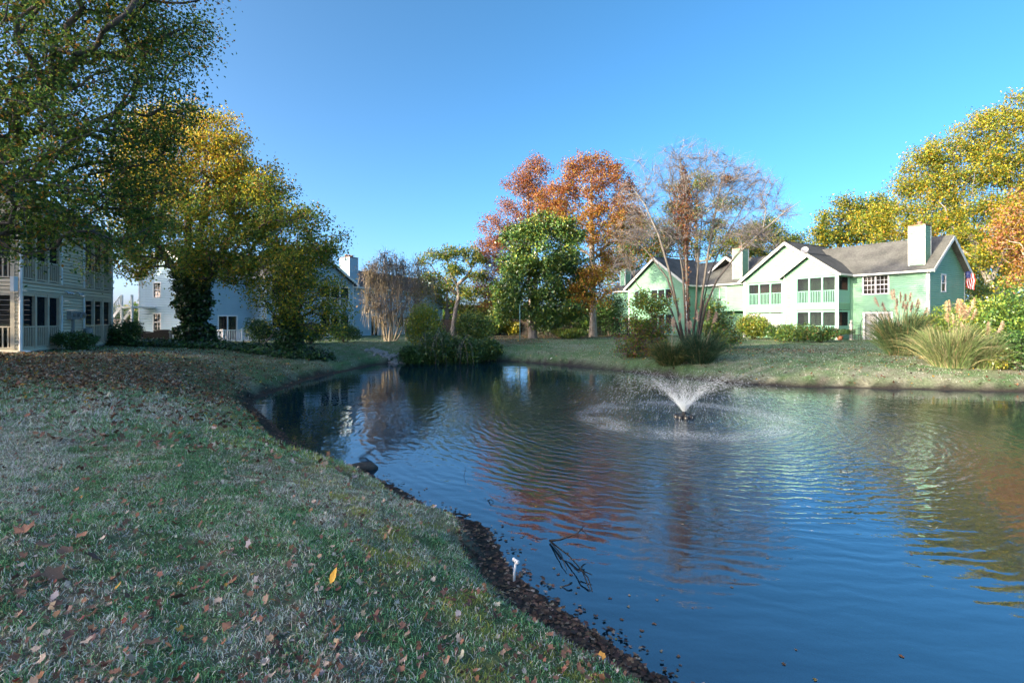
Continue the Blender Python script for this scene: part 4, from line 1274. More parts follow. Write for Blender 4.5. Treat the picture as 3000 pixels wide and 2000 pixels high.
# ---- big golden oak at right, leaning pale trunk, and pink tree
Yk = 56.0
kb = gp(3010, Yk - 6)
make_tree('golden_oak_tree', 'huge golden green oak with leaning pale trunk at the right edge', 'tree',
          [np.array([gp(2985, Yk - 8), at(2950, 870, Yk - 7), at(2900, 830, Yk - 5), at(2868, 760, Yk - 3), at(2840, 690, Yk - 1), at(2800, 600, Yk), at(2790, 480, Yk)]),
           np.array([at(2868, 760, Yk - 3), at(2790, 720, Yk), at(2700, 670, Yk + 1), at(2640, 640, Yk + 1)]), np.array([at(2900, 830, Yk - 5), at(2960, 700, Yk - 2), at(2990, 560, Yk)]),
           np.array([at(2800, 600, Yk), at(2860, 480, Yk), at(2900, 380, Yk)])],
          px_blobs([(2960,340,70,60,0),(3050,330,80,80,0),(2880,390,80,60,0),(2780,430,70,50,0),(2700,470,60,50,0),(2830,500,120,80,0),(2960,480,110,100,0),(2660,540,50,50,0),(2740,570,100,70,0),(2870,620,120,60,-1),(2640,620,70,50,1),
                    (2570,650,60,40,2),(2740,660,110,50,0),(2960,640,80,80,-1),(3050,560,80,120,-1),(2830,730,70,60,1),(2760,760,50,60,2),(2950,780,50,60,0),(2830,680,60,45,-3),(2885,745,45,40,-5),(2790,640,60,40,-2),(2680,680,60,35,0),(2600,690,60,30,1)], Yk, .7),
          780, 88000, .21, mixer((OLIVE, 6), (GOLD, 3.5), (YELLOW, 2), (GREEN, 3), (LGREEN, 3), (ORANGE, .7)), 19, .34, 'bark_grey', sig=.45, seg=1.0, r_tip=.028, curl=.35)
Yq = 34.0
make_tree('pink_tree', 'pinkish orange small tree at the right edge in front of the golden oak', 'tree', [trunk_path(gp(3080, Yq), at(3010, 700, Yq), 6, .2, R0)],
          px_blobs([(2970,640,60,50,0),(3030,600,60,70,0),(2940,690,45,40,0),(2990,730,50,50,0),(3060,720,80,90,0),(2990,800,40,40,0)], Yq, .8),
          220, 10500, .16, mixer((PINK, 5), (ORANGE, 3), (RED, 1.5), (GOLD, 3), (OLIVE, 1.5)), 20, .2, 'bark_pale', sig=.3, seg=.6, r_tip=.014)
# ---- bare birch with many stems
Yb = 31.0
bb = gp(2020, Yb)
c0 = bb + np.array([0, 0, .15])
def stem_(off, *pts):
    return np.array([c0 + np.array(off)] + [at(px, py, Yb + dy) for px, py, dy in pts])
st_ = [np.array([bb - [0, 0, .15], at(2018, 960, Yb), at(2014, 860, Yb), at(2008, 720, Yb), at(2006, 600, Yb), at(1992, 470, Yb)]),
       stem_((-.2, 0, -.2), (1995, 960, -.3), (1980, 880, -.5), (1960, 790, -.6), (1930, 690, -.8), (1890, 600, -.9), (1850, 545, -1)),
       stem_((.3, .1, -.2), (2048, 950, .2), (2058, 860, .3), (2075, 740, .5), (2092, 640, .6), (2112, 540, .7), (2132, 470, .8)),
       stem_((-.1, .3, -.2), (2008, 930, .5), (2000, 800, .8), (1984, 690, 1), (1960, 560, 1.2), (1968, 450, 1.2)),
       stem_((.35, -.2, -.2), (2066, 900, -.4), (2100, 820, -.6), (2160, 745, -.8), (2230, 680, -1), (2300, 620, -1), (2345, 590, -1)),
       stem_((-.3, -.1, -.2), (1965, 905, -.6), (1930, 862, -.8), (1880, 850, -1), (1840, 862, -1)),
       stem_((.15, .3, -.2), (2038, 930, .6), (2042, 820, .9), (2052, 700, 1.1), (2060, 580, 1.2), (2048, 440, 1.2)),
       stem_((.35, .2, -.2), (2060, 890, .8), (2080, 800, 1.2), (2122, 700, 1.6), (2180, 600, 1.8), (2222, 520, 2)),
       stem_((-.3, .2, -.2), (1985, 905, .8), (1955, 815, 1.2), (1900, 742, 1.5), (1850, 690, 1.6), (1815, 672, 1.6))]
bl_b = px_blobs([(2040,460,120,50,0),(1940,500,100,60,0),(2150,520,110,60,0),(2230,560,70,70,0),(1880,590,90,70,0),(2040,570,180,90,0),(2300,620,50,30,-.6),(1850,680,70,60,-.6),(1960,680,130,70,0),(2140,660,120,80,0),(1830,760,40,50,-.8),(2230,690,70,50,-.8)], Yb, .75)
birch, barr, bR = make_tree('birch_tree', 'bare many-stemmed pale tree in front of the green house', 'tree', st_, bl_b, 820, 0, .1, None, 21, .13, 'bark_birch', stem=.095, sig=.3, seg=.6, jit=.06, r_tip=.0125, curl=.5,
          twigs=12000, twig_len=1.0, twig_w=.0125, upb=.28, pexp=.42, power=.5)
# dark vine leaves on its middle stem
rng = np.random.RandomState(8)
n = 2700
tt = rng.uniform(0, 1, n)
ctr = np.stack([at(2016 - 14 * t, 940 - 450 * t, Yb) for t in tt])
tt = np.clip(np.where(rng.uniform(0, 1, n) < .7, rng.normal(.72, .12, n), tt), 0, 1)
ctr = np.stack([at(2016 - 14 * t, 940 - 450 * t, Yb) for t in tt])
sg = (.07 + .36 * np.exp(-((tt - .72) / .16) ** 2))[:, None]
pos = ctr + rng.normal(size=(n, 3)) * sg
V, Fq = leaf_arrays(pos, np.full(n, .14), rng, .6, .2)
mk('vine', np_mesh('vine', V - np.array(st_[0][0]), Fq, np.repeat(pal(rng, n, [(MAROON, 4), (RUST, 3), (BROWN, 3), (RED, 1)]), 4, axis=0)), M['leaf'], birch)
# bird's nest ball of leaves high in the birch
n = 260
nc = at(2130, 525, Yb)
V, Fq = leaf_arrays(rng.normal(size=(n, 3)) * .14, np.full(n, .12), rng)
nest = thing('squirrel_nest', 'dark ball of dry leaves caught high in the bare tree', 'nest', nc)
mk('leaves', np_mesh('leaves', V, Fq, np.repeat(pal(rng, n, [(BROWN, 3), (RUST, 2)]), 4, axis=0)), M['dry'], nest)
mb = MB(); mb.lathe((0, 0, -.1), [(.02, 0), (.12, .04), (.16, .11), (.12, .18), (.02, .21)], 10); mb.build('core', M['bark'], nest, True)
# ---- small purple and red leaved tree in front of the birch, and green one behind it
Yv = 28.5
def vcol(pos, rng):
    f = smooth01(pos[:, 2] + .4 * wob(pos[:, 0], pos[:, 2], 1.2), 1.8, 3.4)
    c = pal(rng, len(pos), [(MAROON, 1.5), ((.17, .11, .12), 3), (RUST, 1.2), (GREEN, 4), (OLIVE, 3), (LGREEN, 1)])
    k = rng.uniform(0, 1, len(pos)) < f
    c[k] = pal(rng, k.sum(), [(GREEN, 4), (LGREEN, 2), (OLIVE, 2), (MAROON, 1)])
    k = (pos[:, 2] < 1.15) & (rng.uniform(0, 1, len(pos)) < .75) & (pos[:, 0] > 7.3)
    c[k] = pal(rng, k.sum(), [(ORANGE, 3), (RED, 2), (YELLOW, 1)])
    return c
make_tree('small_maple_tree', 'small tree with purple, green and red leaves left of the bare tree', 'tree', [trunk_path(gp(1912, Yv), at(1908, 880, Yv), 6, .2, R0)],
          px_blobs([(1890,890,50,35,0),(1930,900,40,30,0),(1860,940,50,35,0),(1900,960,60,35,0),(1850,990,45,30,0),(1880,1020,50,30,0),(1930,1035,35,22,0),(1840,1030,30,20,0),(1925,990,35,30,0)], Yv, .9),
          170, 7800, .12, vcol, 22, .07, 'bark', sig=.2, seg=.4, r_tip=.009)
make_tree('holly_tree', 'small dark green leafy tree right of the bare tree trunks', 'tree', [trunk_path(gp(2085, 33), at(2090, 890, 33), 6, .2, R0)],
          px_blobs([(2085,920,35,40,0),(2110,950,45,40,0),(2130,990,45,30,-.5),(2080,980,30,40,0),(2105,1015,40,16,-.5)], 33, .9),
          120, 5200, .14, mixer((GREEN, 4), (DGREEN, 4), (LGREEN, 2), (OLIVE, 2), (RUST, .8)), 23, .07, 'bark', sig=.22, seg=.4, r_tip=.01, lm='leaf_gloss')

# ---- shrubs
bush('shrub', 'round clipped yellow-green bush before the white lattice of the green house', 'bush', 2208, 45.0, 3.2, 2.3, 7500, .14, [(LGREEN, 4), (OLIVE, 3), (GREEN, 3), (GOLD, 1)], 41)
bush('shrub', 'low dark bushes along the porch railing of the green house', 'bush', 2330, 40.0, 3.4, 1.45, 5200, .12, [(GREEN, 4), (DGREEN, 4), (OLIVE, 2)], 42)
bush('shrub', 'dark leafy bush in front of the near porch of the green house', 'bush', 2405, 39.0, 3.0, 1.35, 4200, .12, [(GREEN, 4), (DGREEN, 4), (RUST, .6)], 43)
bush('shrub', 'dark bush beside the downspout of the green house', 'bush', 2275, 42.5, 2.0, 1.35, 2600, .12, [(GREEN, 3), (DGREEN, 4), (OLIVE, 1)], 44)
bush('shrub', 'low golden-green bush under the magnolia', 'bush', 1670, 46, 3.4, 1.0, 3800, .14, [(LGREEN, 3), (OLIVE, 4), (GREEN, 2)], 45)
bush('shrub', 'dark green bush below the electricity meters of the beige house', 'bush', 222, 22.0, 1.9, .85, 3200, .085, [(DGREEN, 5), (GREEN, 2)], 46)
bush('shrub', 'wide dark hedge at the far corner of the beige house', 'bush', 358, 27.5, 2.2, 1.35, 4200, .10, [(DGREEN, 5), (GREEN, 2)], 47)
bush('shrub', 'dark round bush behind the small ivy tree', 'bush', 905, 34, 2.6, 1.5, 3600, .12, [(DGREEN, 5), (GREEN, 3)], 48)
bush('shrub', 'dark bush under the porches of the blue house', 'bush', 1010, 37, 2.6, 1.4, 3000, .12, [(DGREEN, 4), (GREEN, 3)], 49)
bush('shrub', 'dark bush beside the white deck of the blue house', 'bush', 765, 33, 2.2, 1.7, 3000, .12, [(DGREEN, 4), (GREEN, 3)], 50)
# thicket overhanging the far end of the pond
for i, (px, Y, w_, h_, tab, lab) in enumerate([
    (1215, 31.0, 1.9, 1.35, [(DGREEN, 5), (GREEN, 3)], 'low dark shoreline shrub at the end of the pond beside the rocks'),
    (1285, 31.3, 2.5, 2.5, [(DGREEN, 5), (GREEN, 3), (OLIVE, 1)], 'tallest dark shrub hanging over the far end of the pond'),
    (1360, 32.0, 2.6, 2.05, [(DGREEN, 5), (GREEN, 3), (OLIVE, 1)], 'dark shrub between the tallest one and the leafy bank'),
    (1428, 33.3, 2.2, 1.6, [(DGREEN, 4), (GREEN, 3), (OLIVE, 1)], 'dark shrub by the leafy bank at the far end of the pond'),
    (1390, 35.5, 2.6, 2.9, [(GREEN, 4), (OLIVE, 3), (DGREEN, 2)], 'olive shrub rising behind the shoreline shrubs'),
    (1245, 34.5, 2.5, 3.5, [(LGREEN, 5), (YELLOW, 1.5), (OLIVE, 3)], 'bright yellow-green shrub behind the dark shoreline shrubs')]):
    bush('shrub', lab, 'bush', px, Y, w_, h_, 6500, .13, tab, 60 + i, 'shrubs at the far end of the pond')
for i, (px, Y, w_, h_, tab, lab) in enumerate([
    (1600, 54, 4.2, 3.6, [(DGREEN, 4), (GREEN, 4)], 'dark leafy undergrowth bush behind the magnolia trunk'),
    (1690, 55, 4.4, 4.2, [(DGREEN, 4), (GREEN, 4), (LGREEN, 1)], 'tall dark shrub between the magnolia and the orange tree'),
    (1785, 55, 3.6, 4.8, [(DGREEN, 5), (GREEN, 3)], 'tall dark shrub between the orange tree and the green house'),
    (1440, 58.5, 3.6, 2.4, [(DGREEN, 4), (GREEN, 3), (OLIVE, 2)], 'green shrub before the fence left of the magnolia'),
    (1380, 60, 5.0, 3.0, [(GREEN, 3), (OLIVE, 4), (GOLD, 1)], 'olive shrub below the live oak'),
    (1500, 59, 2.4, 1.7, [(OLIVE, 4), (GOLD, 2), (GREEN, 2)], 'yellowish low shrub before the fence beside the pole')]):
    bush('shrub', lab, 'bush', px, Y, w_, h_, 4200, .2, tab, 160 + i, 'shrubs along the far fence')
bush('shrub', 'wide leafy shrub in the gap between the beige and the blue house', 'bush', 345, 50, 6.0, 3.4, 5000, .2, [(GREEN, 4), (LGREEN, 2), (OLIVE, 2)], 170)
bush('shrub', 'broad dark green shrub mass behind the leaning trunk at the right edge', 'bush', 2960, 46, 13, 6.0, 9000, .24, [(GREEN, 4), (OLIVE, 3), (DGREEN, 2), (GOLD, 1)], 171)
# hedge at right
for i, (px, Y, w_, h_, tab, lab) in enumerate([
    (2790, 31.5, 4.6, 2.75, [(LGREEN, 5), (GREEN, 4), (OLIVE, 2)], 'broad bright green bush in front of the end wall of the green house'),
    (2930, 29.0, 4.2, 3.0, [(LGREEN, 4), (GREEN, 5), (OLIVE, 2), (GOLD, .6)], 'tall green hedge right of the pampas grass'),
    (3010, 25.0, 3.6, 3.6, [(LGREEN, 3), (GREEN, 5), (DGREEN, 2)], 'tall leafy hedge cut by the right edge of the picture'),
    (2990, 20.6, 2.2, 1.7, [(DGREEN, 5), (GREEN, 3)], 'dark green bush at the waterline on the right edge'),
    (2925, 20.9, 1.3, 1.1, [(YELLOW, 1.5), (OLIVE, 3), (LGREEN, 3)], 'small yellowing bush between the pampas grass and the dark waterside bush')]):
    bush('hedge', lab, 'bush', px, Y, w_, h_, 9000 if i < 3 else 4500, .13 if i < 3 else .11, tab, 70 + i, 'bushes right of the pampas grass')

# ---- pampas grasses
def grass_clump(name, label, px, Y, n, L, wd, table, seed, spread, plumes=0, ptab=None, droop=.8, ph=1.0, lean=.62):
    rng = np.random.RandomState(seed)
    base = gp(px, Y); L0 = L
    root = thing(name, label, 'ornamental grass', base)
    a = rng.uniform(0, 2 * pi, n); r = np.sqrt(rng.uniform(0, 1, n)) * spread * .35
    p0 = np.stack([np.cos(a) * r, np.sin(a) * r, np.full(n, -.05)], 1)
    a2 = a + rng.normal(size=n) * .5
    ti = np.abs(rng.normal(size=n)) * lean * .6 + .04
    L = L * (1 + .25 * np.sin(a * 3 + seed) + .15 * np.sin(a * 7 + seed))
    d = np.stack([np.cos(a2) * np.sin(ti), np.sin(a2) * np.sin(ti), np.cos(ti)], 1)
    ribbons(root, 'blades', p0, d, L * rng.uniform(.45, 1.15, n), wd, rng, M['blade'], droop=droop * .55, cols=pal(rng, n, table), segs=4)
    for i in range(plumes):
        a = rng.uniform(0, 6.28); t_ = rng.uniform(.05, .42)
        d = np.array([math.cos(a) * math.sin(t_), math.sin(a) * math.sin(t_), math.cos(t_)])
        Ls = L0 * ph * rng.uniform(.85, 1.2)
        foot = d * .1
        top = d * Ls
        mb = MB(); mb.tube([foot, top * .55, top], [.007, .006, .004], 4)
        so = mb.build('stalk', M['moss_strand'], root)
        m_ = 170; pl_ = rng.uniform(.38, .6)
        tt = rng.uniform(0, 1, m_)
        pos = top * 1.0 + d * (tt * pl_ - .1)[:, None]
        dd = unit(d[None] * 1.2 + rng.normal(size=(m_, 3)) * .45 + np.array([[math.cos(a) * .35, math.sin(a) * .35, 0]]))
        ribbons(root, 'plume', pos, dd, .15 * np.sin((tt * .85 + .12) * pi) + .05, .022, rng, M['dry'], droop=.5, cols=pal(rng, m_, ptab or [((.5, .38, .26), 1)]), segs=2)
    return root
PGREEN = [((.07, .12, .05), 4), ((.11, .15, .06), 3), ((.28, .22, .10), 2), ((.04, .08, .035), 3)]
PGOLD = [((.40, .37, .19), 3), ((.22, .29, .11), 5), ((.30, .27, .15), 2), ((.14, .21, .08), 4)]
grass_clump('pampas_grass', 'pampas clump with grey-brown upright plumes below the house corner', 2640, 25.5, 5600, 3.7, .024, PGREEN, 81, 1.5, 17, [((.30, .22, .17), 3), ((.42, .32, .24), 1)], ph=.68, droop=1.0, lean=.40)
grass_clump('pampas_grass', 'sunlit golden pampas clump with tan plumes by the water at right', 2790, 21.6, 6600, 2.9, .022, PGOLD, 82, 1.9, 14, [((.60, .42, .26), 3), ((.5, .36, .24), 1)], ph=.74, droop=1.0, lean=.42)
grass_clump('pampas_grass', 'shorter dry pampas clump right of the golden one', 2880, 21.3, 4600, 2.5, .02, PGOLD, 83, 1.4, 4, [((.5, .38, .28), 3)], ph=.62, droop=1.05, lean=.45)
grass_clump('pampas_grass', 'dark green pampas clump at the foot of the bare tree', 2050, 24.9, 5200, 2.7, .02, [((.035, .08, .04), 4), ((.05, .10, .05), 3), ((.16, .15, .07), 1)], 84, 1.3, 6, [((.48, .36, .28), 3)], ph=.72, droop=1.05, lean=.45)
grass_clump('pampas_grass', 'green reedy clump under the purple leaved tree by the water', 1965, 25.4, 4200, 2.2, .018, [((.045, .09, .03), 4), ((.12, .13, .04), 2), ((.25, .20, .08), 1)], 85, 1.5, 4, [((.5, .4, .3), 3)], ph=.85, droop=1.05, lean=.5)

# ------------------------------------------------------------------ house and trees added out of view at left to cast shade
N_ = thing('shade_caster_house', 'unseen long beige clapboard house added at left to shade the lawn', 'house', (-24.0, -26.0, 1.3), math.atan2(.914, -.407))  # unseen house, added to keep the near lawn in shade
mb = MB(); clap(mb, Fr((0, 0), (1, 0), (0, -1)), 34, -.3, 5.7, [(x, x + 1.3, z, z + 1.4) for x in (4, 10, 16, 22, 28) for z in (.9, 3.6)], exp=.25); mb.build('front_siding', M['beige_side'], N_)
mb = MB(); clap(mb, Fr((0, 9), (1, 0), (0, 1)), 34, -.3, 5.7, exp=.3); mb.build('rear_siding', M['beige_side'], N_)
for x, sx in ((0, -1), (34, 1)):
    mb = MB(); clap(mb, Fr((x, 0), (0, 1), (sx, 0)), 9, -.3, 5.7 + 4.5 * .6, [], gable_clip(9, 5.7, .6), exp=.3); mb.build('end_siding', M['beige_side'], N_)
for x in (4, 10, 16, 22, 28):
    for z in (.9, 3.6):
        window(N_, Fr((0, 0), (1, 0), (0, -1)), x, x + 1.3, z, z + 1.4, 1, 2, M['white'])
gable_roof(N_, 'x', 4.5, 5.0, -.5, 34.5, 5.4, .6, M['roof_blue'], M['beige_trim'])
for i, (x, y, h_) in enumerate([(-37, 17, 15.5), (-43, 27, 16.5), (-36, 10.5, 18), (-49, 39, 16), (-36, 4.0, 18), (-36, -3.0, 18), (-42, 34.5, 11), (-46.5, 37.0, 11.5)]):  # unseen trees, placed and sized to shade lawns, birch and blue end wall
    z0 = h1(x, y)
    p0 = np.array([x, y, z0])
    bl = [(p0 + np.array(c) * h_, np.array(r) * h_) for c, r in [((0, 0, .62), (.26, .26, .34)), ((.18, 0, .5), (.2, .2, .2)), ((-.18, .05, .52), (.2, .2, .22)), ((0, -.2, .45), (.2, .18, .18)), ((.05, .2, .55), (.2, .2, .2))]]
    make_tree('shade_caster_tree', 'unseen tall tree added left of the beige house to cast shade', 'tree', [trunk_path(p0, p0 + np.array([0, 0, h_ * .55]), 6, .2, R0)], bl, 120, 7000, .42,
              mixer((GREEN, 3), (OLIVE, 2), (GOLD, 1)), 90 + i, .4, sig=.7, seg=1.3, r_tip=.04, group='unseen trees added to cast shade')

# ------------------------------------------------------------------ grass
def blades(n, ylo, yhi, power, hgt, wd, seed, flat=.8, fine=True, pad=0.0):
    rng = np.random.RandomState(seed)
    u = rng.uniform(0, 1, n)
    if abs(power - 1) < 1e-6: Y = ylo * (yhi / ylo) ** u
    else: Y = (ylo ** (1 - power) + u * (yhi ** (1 - power) - ylo ** (1 - power))) ** (1 / (1 - power))
    X = -1.08 * Y - pad + rng.uniform(0, 1, n) * (2.13 * Y + pad)
    d = shore_dist(X, Y)
    k = d + .12 * wob(X, Y, 2.5, 4) > .48
    k &= litter_mask(X, Y) < rng.uniform(.25, 1.3, n)
    # bare patches
    k &= wob(X, Y, 1.7, 16) + .5 * wob(X, Y, 5.0, 2) > rng.uniform(-2.2, -.3, n)
    X, Y = X[k], Y[k]; n = len(X)
    Z = hz(X, Y)
    a = rng.uniform(0, 2 * pi, n) ; ti = np.clip(rng.normal(flat, .35, n), .05, 1.45)
    d3 = np.stack([np.cos(a) * np.sin(ti), np.sin(a) * np.sin(ti), np.cos(ti)], 1)
    L = hgt * rng.uniform(.5, 1.4, n) * (1 + .25 * wob(X, Y, 1.1, 5))
    side = unit(np.cross(d3, rng.normal(size=(n, 3)) * .5 + np.array([0, 0, 1.])))
    p = np.stack([X, Y, Z - .004], 1)
    w2 = (wd * rng.uniform(.6, 1.3, n) * .5)[:, None]
    m = p + d3 * (L * .55)[:, None] + np.array([0, 0, 1.]) * (L * .10)[:, None]
    t = p + d3 * L[:, None] - np.array([0, 0, 1.]) * (L * .12)[:, None]
    n1 = wob(X, Y, .35, 0); n2 = wob(X, Y, 1.3, 9); n3 = wob(X, Y, 3.7, 21)
    f = smooth01(n1 * .6 + n2 * .8 + n3 * .5, -.9, .9)
    kk = rng.uniform(0, 1, n) < .16 + .68 * f
    c = pal(rng, n, [((.15, .36, .15), 4), ((.20, .43, .18), 3), ((.09, .23, .09), 3), ((.34, .44, .18), 1)])
    c[kk] = pal(rng, kk.sum(), [((.55, .57, .47), 4), ((.66, .69, .62), 4), ((.38, .34, .25), 2), ((.18, .14, .10), 1.5)])
    dd_ = shore_dist(X, Y)
    mo = (dd_ < 1.7) & (rng.uniform(0, 1, n) < .75 * smooth01(n2 + .6 * n3, -.1, .7)) & (Y < 13)
    c[mo] = pal(rng, mo.sum(), [((.32, .37, .07), 3), ((.42, .45, .13), 2), ((.2, .26, .07), 2)])
    if fine:
        V = np.stack([p - side * w2, p + side * w2, m + side * w2 * .8, m - side * w2 * .8, t], 1).reshape(-1, 3)
        b = np.arange(n) * 5
        return V, [np.stack([b, b + 1, b + 2, b + 3], 1), np.stack([b + 3, b + 2, b + 4], 1)], np.repeat(c, 5, axis=0)
    V = np.stack([p - side * w2, p + side * w2, t], 1).reshape(-1, 3)
    b = np.arange(n) * 3
    return V, [np.stack([b, b + 1, b + 2], 1)], np.repeat(c, 3, axis=0)
V, Fq, c = blades(205000, 1.2, 4.6, 1.1, .044, .0046, 1, pad=2.2)
tag(mk('lawn_grass', np_mesh('lawn_grass', V, Fq, c), M['blade']), 'frosty short grass in the shade of the near bank', 'grass', kind='stuff')
V, Fq, c = blades(280000, 4.4, 8.4, 1.1, .048, .0062, 31, fine=False, pad=3.0)
tag(mk('lawn_grass', np_mesh('lawn_grass', V, Fq, c), M['blade']), 'frosty short grass on the middle of the near bank', 'grass', kind='stuff')
V, Fq, c = blades(250000, 8.0, 50.0, 1.35, .08, .013, 2, fine=False, pad=3.0)
tag(mk('lawn_grass', np_mesh('lawn_grass', V, Fq, c), M['blade']), 'short grass on the farther banks of the pond', 'grass', kind='stuff')

# moss cushions along the lip of the near bank
# ------------------------------------------------------------------ fallen leaves
def litter(n, ylo, yhi, power, size, seed, mask, table, up=3.0, lift=.015):
    rng = np.random.RandomState(seed)
    u = rng.uniform(0, 1, n)
    Y = (ylo ** (1 - power) + u * (yhi ** (1 - power) - ylo ** (1 - power))) ** (1 / (1 - power))
    X = rng.uniform(-1.08, 1.05, n) * Y
    d = shore_dist(X, Y)
    k = mask(X, Y, d, rng)
    X, Y = X[k], Y[k]; n = len(X)
    pos = np.stack([X, Y, np.maximum(hz(X, Y), -.02) + lift * rng.uniform(.4, 1.6, n)], 1)
    V, Fq = leaf_arrays(pos, np.full(n, size), rng, .75, up, .2, .45)
    return V, Fq, np.repeat(pal(rng, n, table, .35), 4, axis=0)
LIT = [((.26, .14, .075), 4), ((.17, .085, .05), 4), ((.36, .23, .13), 2.5), ((.42, .33, .24), 1), ((.10, .06, .04), 3), ((.48, .25, .06), .7)]
V, Fq, c = litter(120000, 9, 62, 1.1, .09, 3, lambda X, Y, d, r: (d > .15) & (litter_mask(X, Y) > r.uniform(.12, 1.15, len(X))), LIT)
tag(mk('leaf_litter', np_mesh('leaf_litter', V, Fq, c), M['dry']), 'brown fallen leaves thick on the ground under the trees', 'leaves', kind='stuff')
V, Fq, c = litter(30000, 10, 45, 1.3, .10, 4, lambda X, Y, d, r: (d > .3) & (r.uniform(0, 1, len(X)) < .28), [((.16, .085, .045), 3), ((.40, .26, .04), 1.2), ((.34, .30, .22), 1.2), ((.08, .045, .025), 3)])
tag(mk('leaf_litter', np_mesh('leaf_litter', V, Fq, c), M['dry']), 'leaves scattered thinly over the lawns', 'leaves', kind='stuff')

def leaf_shape(rng, lobes=5, n=3):
    """a lobed, curled dry leaf about 1 unit across"""
    k = lobes * 2
    pts = []
    for i in range(k + 1):
        a = -pi * .5 + .35 + (2 * pi - .7) * i / k
        r = (.50 if i % 2 else .36) * rng.uniform(.78, 1.15)
        if i in (0, k): r = .16
        pts.append([r * math.cos(a), r * math.sin(a) + .08, 0])
    P = np.array([[0, 0.02, 0]] + pts + [[.012, -.62, 0], [-.012, -.62, 0]])
    cu, cv = rng.uniform(.2, 1.1), rng.uniform(-.3, .7)
    P[:, 2] = cu * P[:, 0] ** 2 + cv * P[:, 1] ** 2 + .05 * rng.uniform(-1, 1, len(P))
    Fc = [(0, i, i + 1) for i in range(1, k + 1)]
    Fc += [(0, k + 2, k + 3)]
    return P, Fc
LS = [leaf_shape(np.random.RandomState(200 + i), 5 if i % 3 else 7) for i in range(8)]
# leaves packed on the wet margin, joined
def lobed_mass(name, label, pts, sizes, table, seed, tilt=.5, flat=1.0):
    rng = np.random.RandomState(seed)
    Vs, Fs, Cs, off = [], [], [], 0
    cols = pal(rng, len(pts), table, .35)
    for i, p in enumerate(pts):
        P, Fc = LS[rng.randint(len(LS))]
        a = rng.uniform(0, 6.28); tx, ty = rng.normal(size=2) * tilt
        c_, s_ = math.cos(a), math.sin(a)
        Q = P * sizes[i]
        X = Q[:, 0] * c_ - Q[:, 1] * s_; Y_ = Q[:, 0] * s_ + Q[:, 1] * c_
        Z = Q[:, 2] * flat + X * tx + Y_ * ty
        Z -= min(0, Z.min() * .5)
        Vs.append(np.stack([X, Y_, Z], 1) + p); Fs.append(np.array(Fc) + off); Cs.append(np.repeat(cols[i:i+1], len(P), 0)); off += len(P)
    return tag(mk(name, np_mesh(name, np.concatenate(Vs), np.concatenate(Fs), np.concatenate(Cs)), M['dry']), label, 'leaves', kind='stuff')
rng = np.random.RandomState(9)
n = 60000
Y = 3.0 * (17 / 3.0) ** rng.uniform(0, 1, n); X = rng.uniform(-.75, .42, n) * Y
d = shore_dist(X, Y)
k = (d > -.2) & (d < .5) & (rng.uniform(0, 1, n) < np.where(d > .0, 1.0, .12)) & (wob(X, Y, 2.2, 6) > rng.uniform(-2.2, .4, n))
X, Y = X[k][:4600], Y[k][:4600]
pts = np.stack([X, Y, np.maximum(hz(X, Y), .002) + .008], 1)
lobed_mass('leaf_litter', 'wet brown leaves packed along the muddy margin of the pond', pts, rng.uniform(.028, .066, len(X)),
           [((.17, .095, .06), 4), ((.09, .055, .042), 5), ((.30, .18, .11), 2), ((.42, .31, .22), 1), ((.05, .037, .03), 3)], 10, .16, .4)
# leaves floating on the water
n = 30000
Y = 3.2 * (28 / 3.2) ** rng.uniform(0, 1, n); X = rng.uniform(-.8, 1.0, n) * Y
d = shore_dist(X, Y)
k = (d < -.05) & (rng.uniform(0, 1, n) < .003 + .22 * np.exp(d / .35) * (Y < 28))
X, Y = X[k][:130], Y[k][:130]
lobed_mass('floating_leaves', 'small leaves floating on the water near the bank', np.stack([X, Y, np.full(len(X), .004)], 1), rng.uniform(.025, .05, len(X)),
           [((.16, .09, .05), 4), ((.25, .18, .12), 2), ((.35, .22, .05), .5)], 11, .02, .12)
# more leaves on the near lawn, too many to count beyond the nearest
n = 11000
Y = 2.0 * (16 / 2.0) ** rng.uniform(0, 1, n); X = rng.uniform(-1.05, .6, n) * Y
d = shore_dist(X, Y)
k = (d > .5) & (wob(X, Y, .9, 12) + .4 * wob(X, Y, 3, 3) > rng.uniform(-1.6, 1.5, n))
X, Y = X[k], Y[k]
far = Y > 7.2
LNEAR = [((.24, .12, .075), 4), ((.13, .07, .05), 4), ((.36, .25, .18), 2), ((.48, .40, .33), 1.2), ((.45, .26, .06), .3), ((.24, .07, .055), .2)]
Xf, Yf = X[far], Y[far]
lobed_mass('leaf_litter', 'dry leaves scattered over the upper part of the near lawn', np.stack([Xf, Yf, hz(Xf, Yf) + .018], 1), rng.uniform(.05, .10, len(Xf)), LNEAR, 12)
Xn, Yn_ = X[~far], Y[~far]
rest = slice(270, None)
lobed_mass('leaf_litter', 'small leaf scraps in the grass of the near lawn', np.stack([Xn[rest], Yn_[rest], hz(Xn[rest], Yn_[rest]) + .015], 1), rng.uniform(.022, .055, max(0, len(Xn) - 270)), LNEAR, 13)
kinds = [('brown', (.25, .125, .075), 6), ('dark brown', (.11, .06, .045), 5), ('pale tan', (.42, .32, .24), 3), ('orange', (.46, .24, .05), .5), ('dull red', (.24, .07, .055), .35)]
lmesh = {}
for nm_, c_, _ in kinds:
    lmt = mat('leaf_' + nm_.replace(' ', '_'), tuple(v * .7 for v in c_), tuple(min(.8, v * 1.3) for v in c_), 30, .75, .2, 60)
    for i, (P, Fc) in enumerate(LS):
        me = np_mesh('fallen_leaf', P, np.array(Fc), smooth=True); me.materials.append(lmt)
        lmesh[nm_, i] = me
wk = np.array([k_[2] for k_ in kinds]); wk = wk / wk.sum()
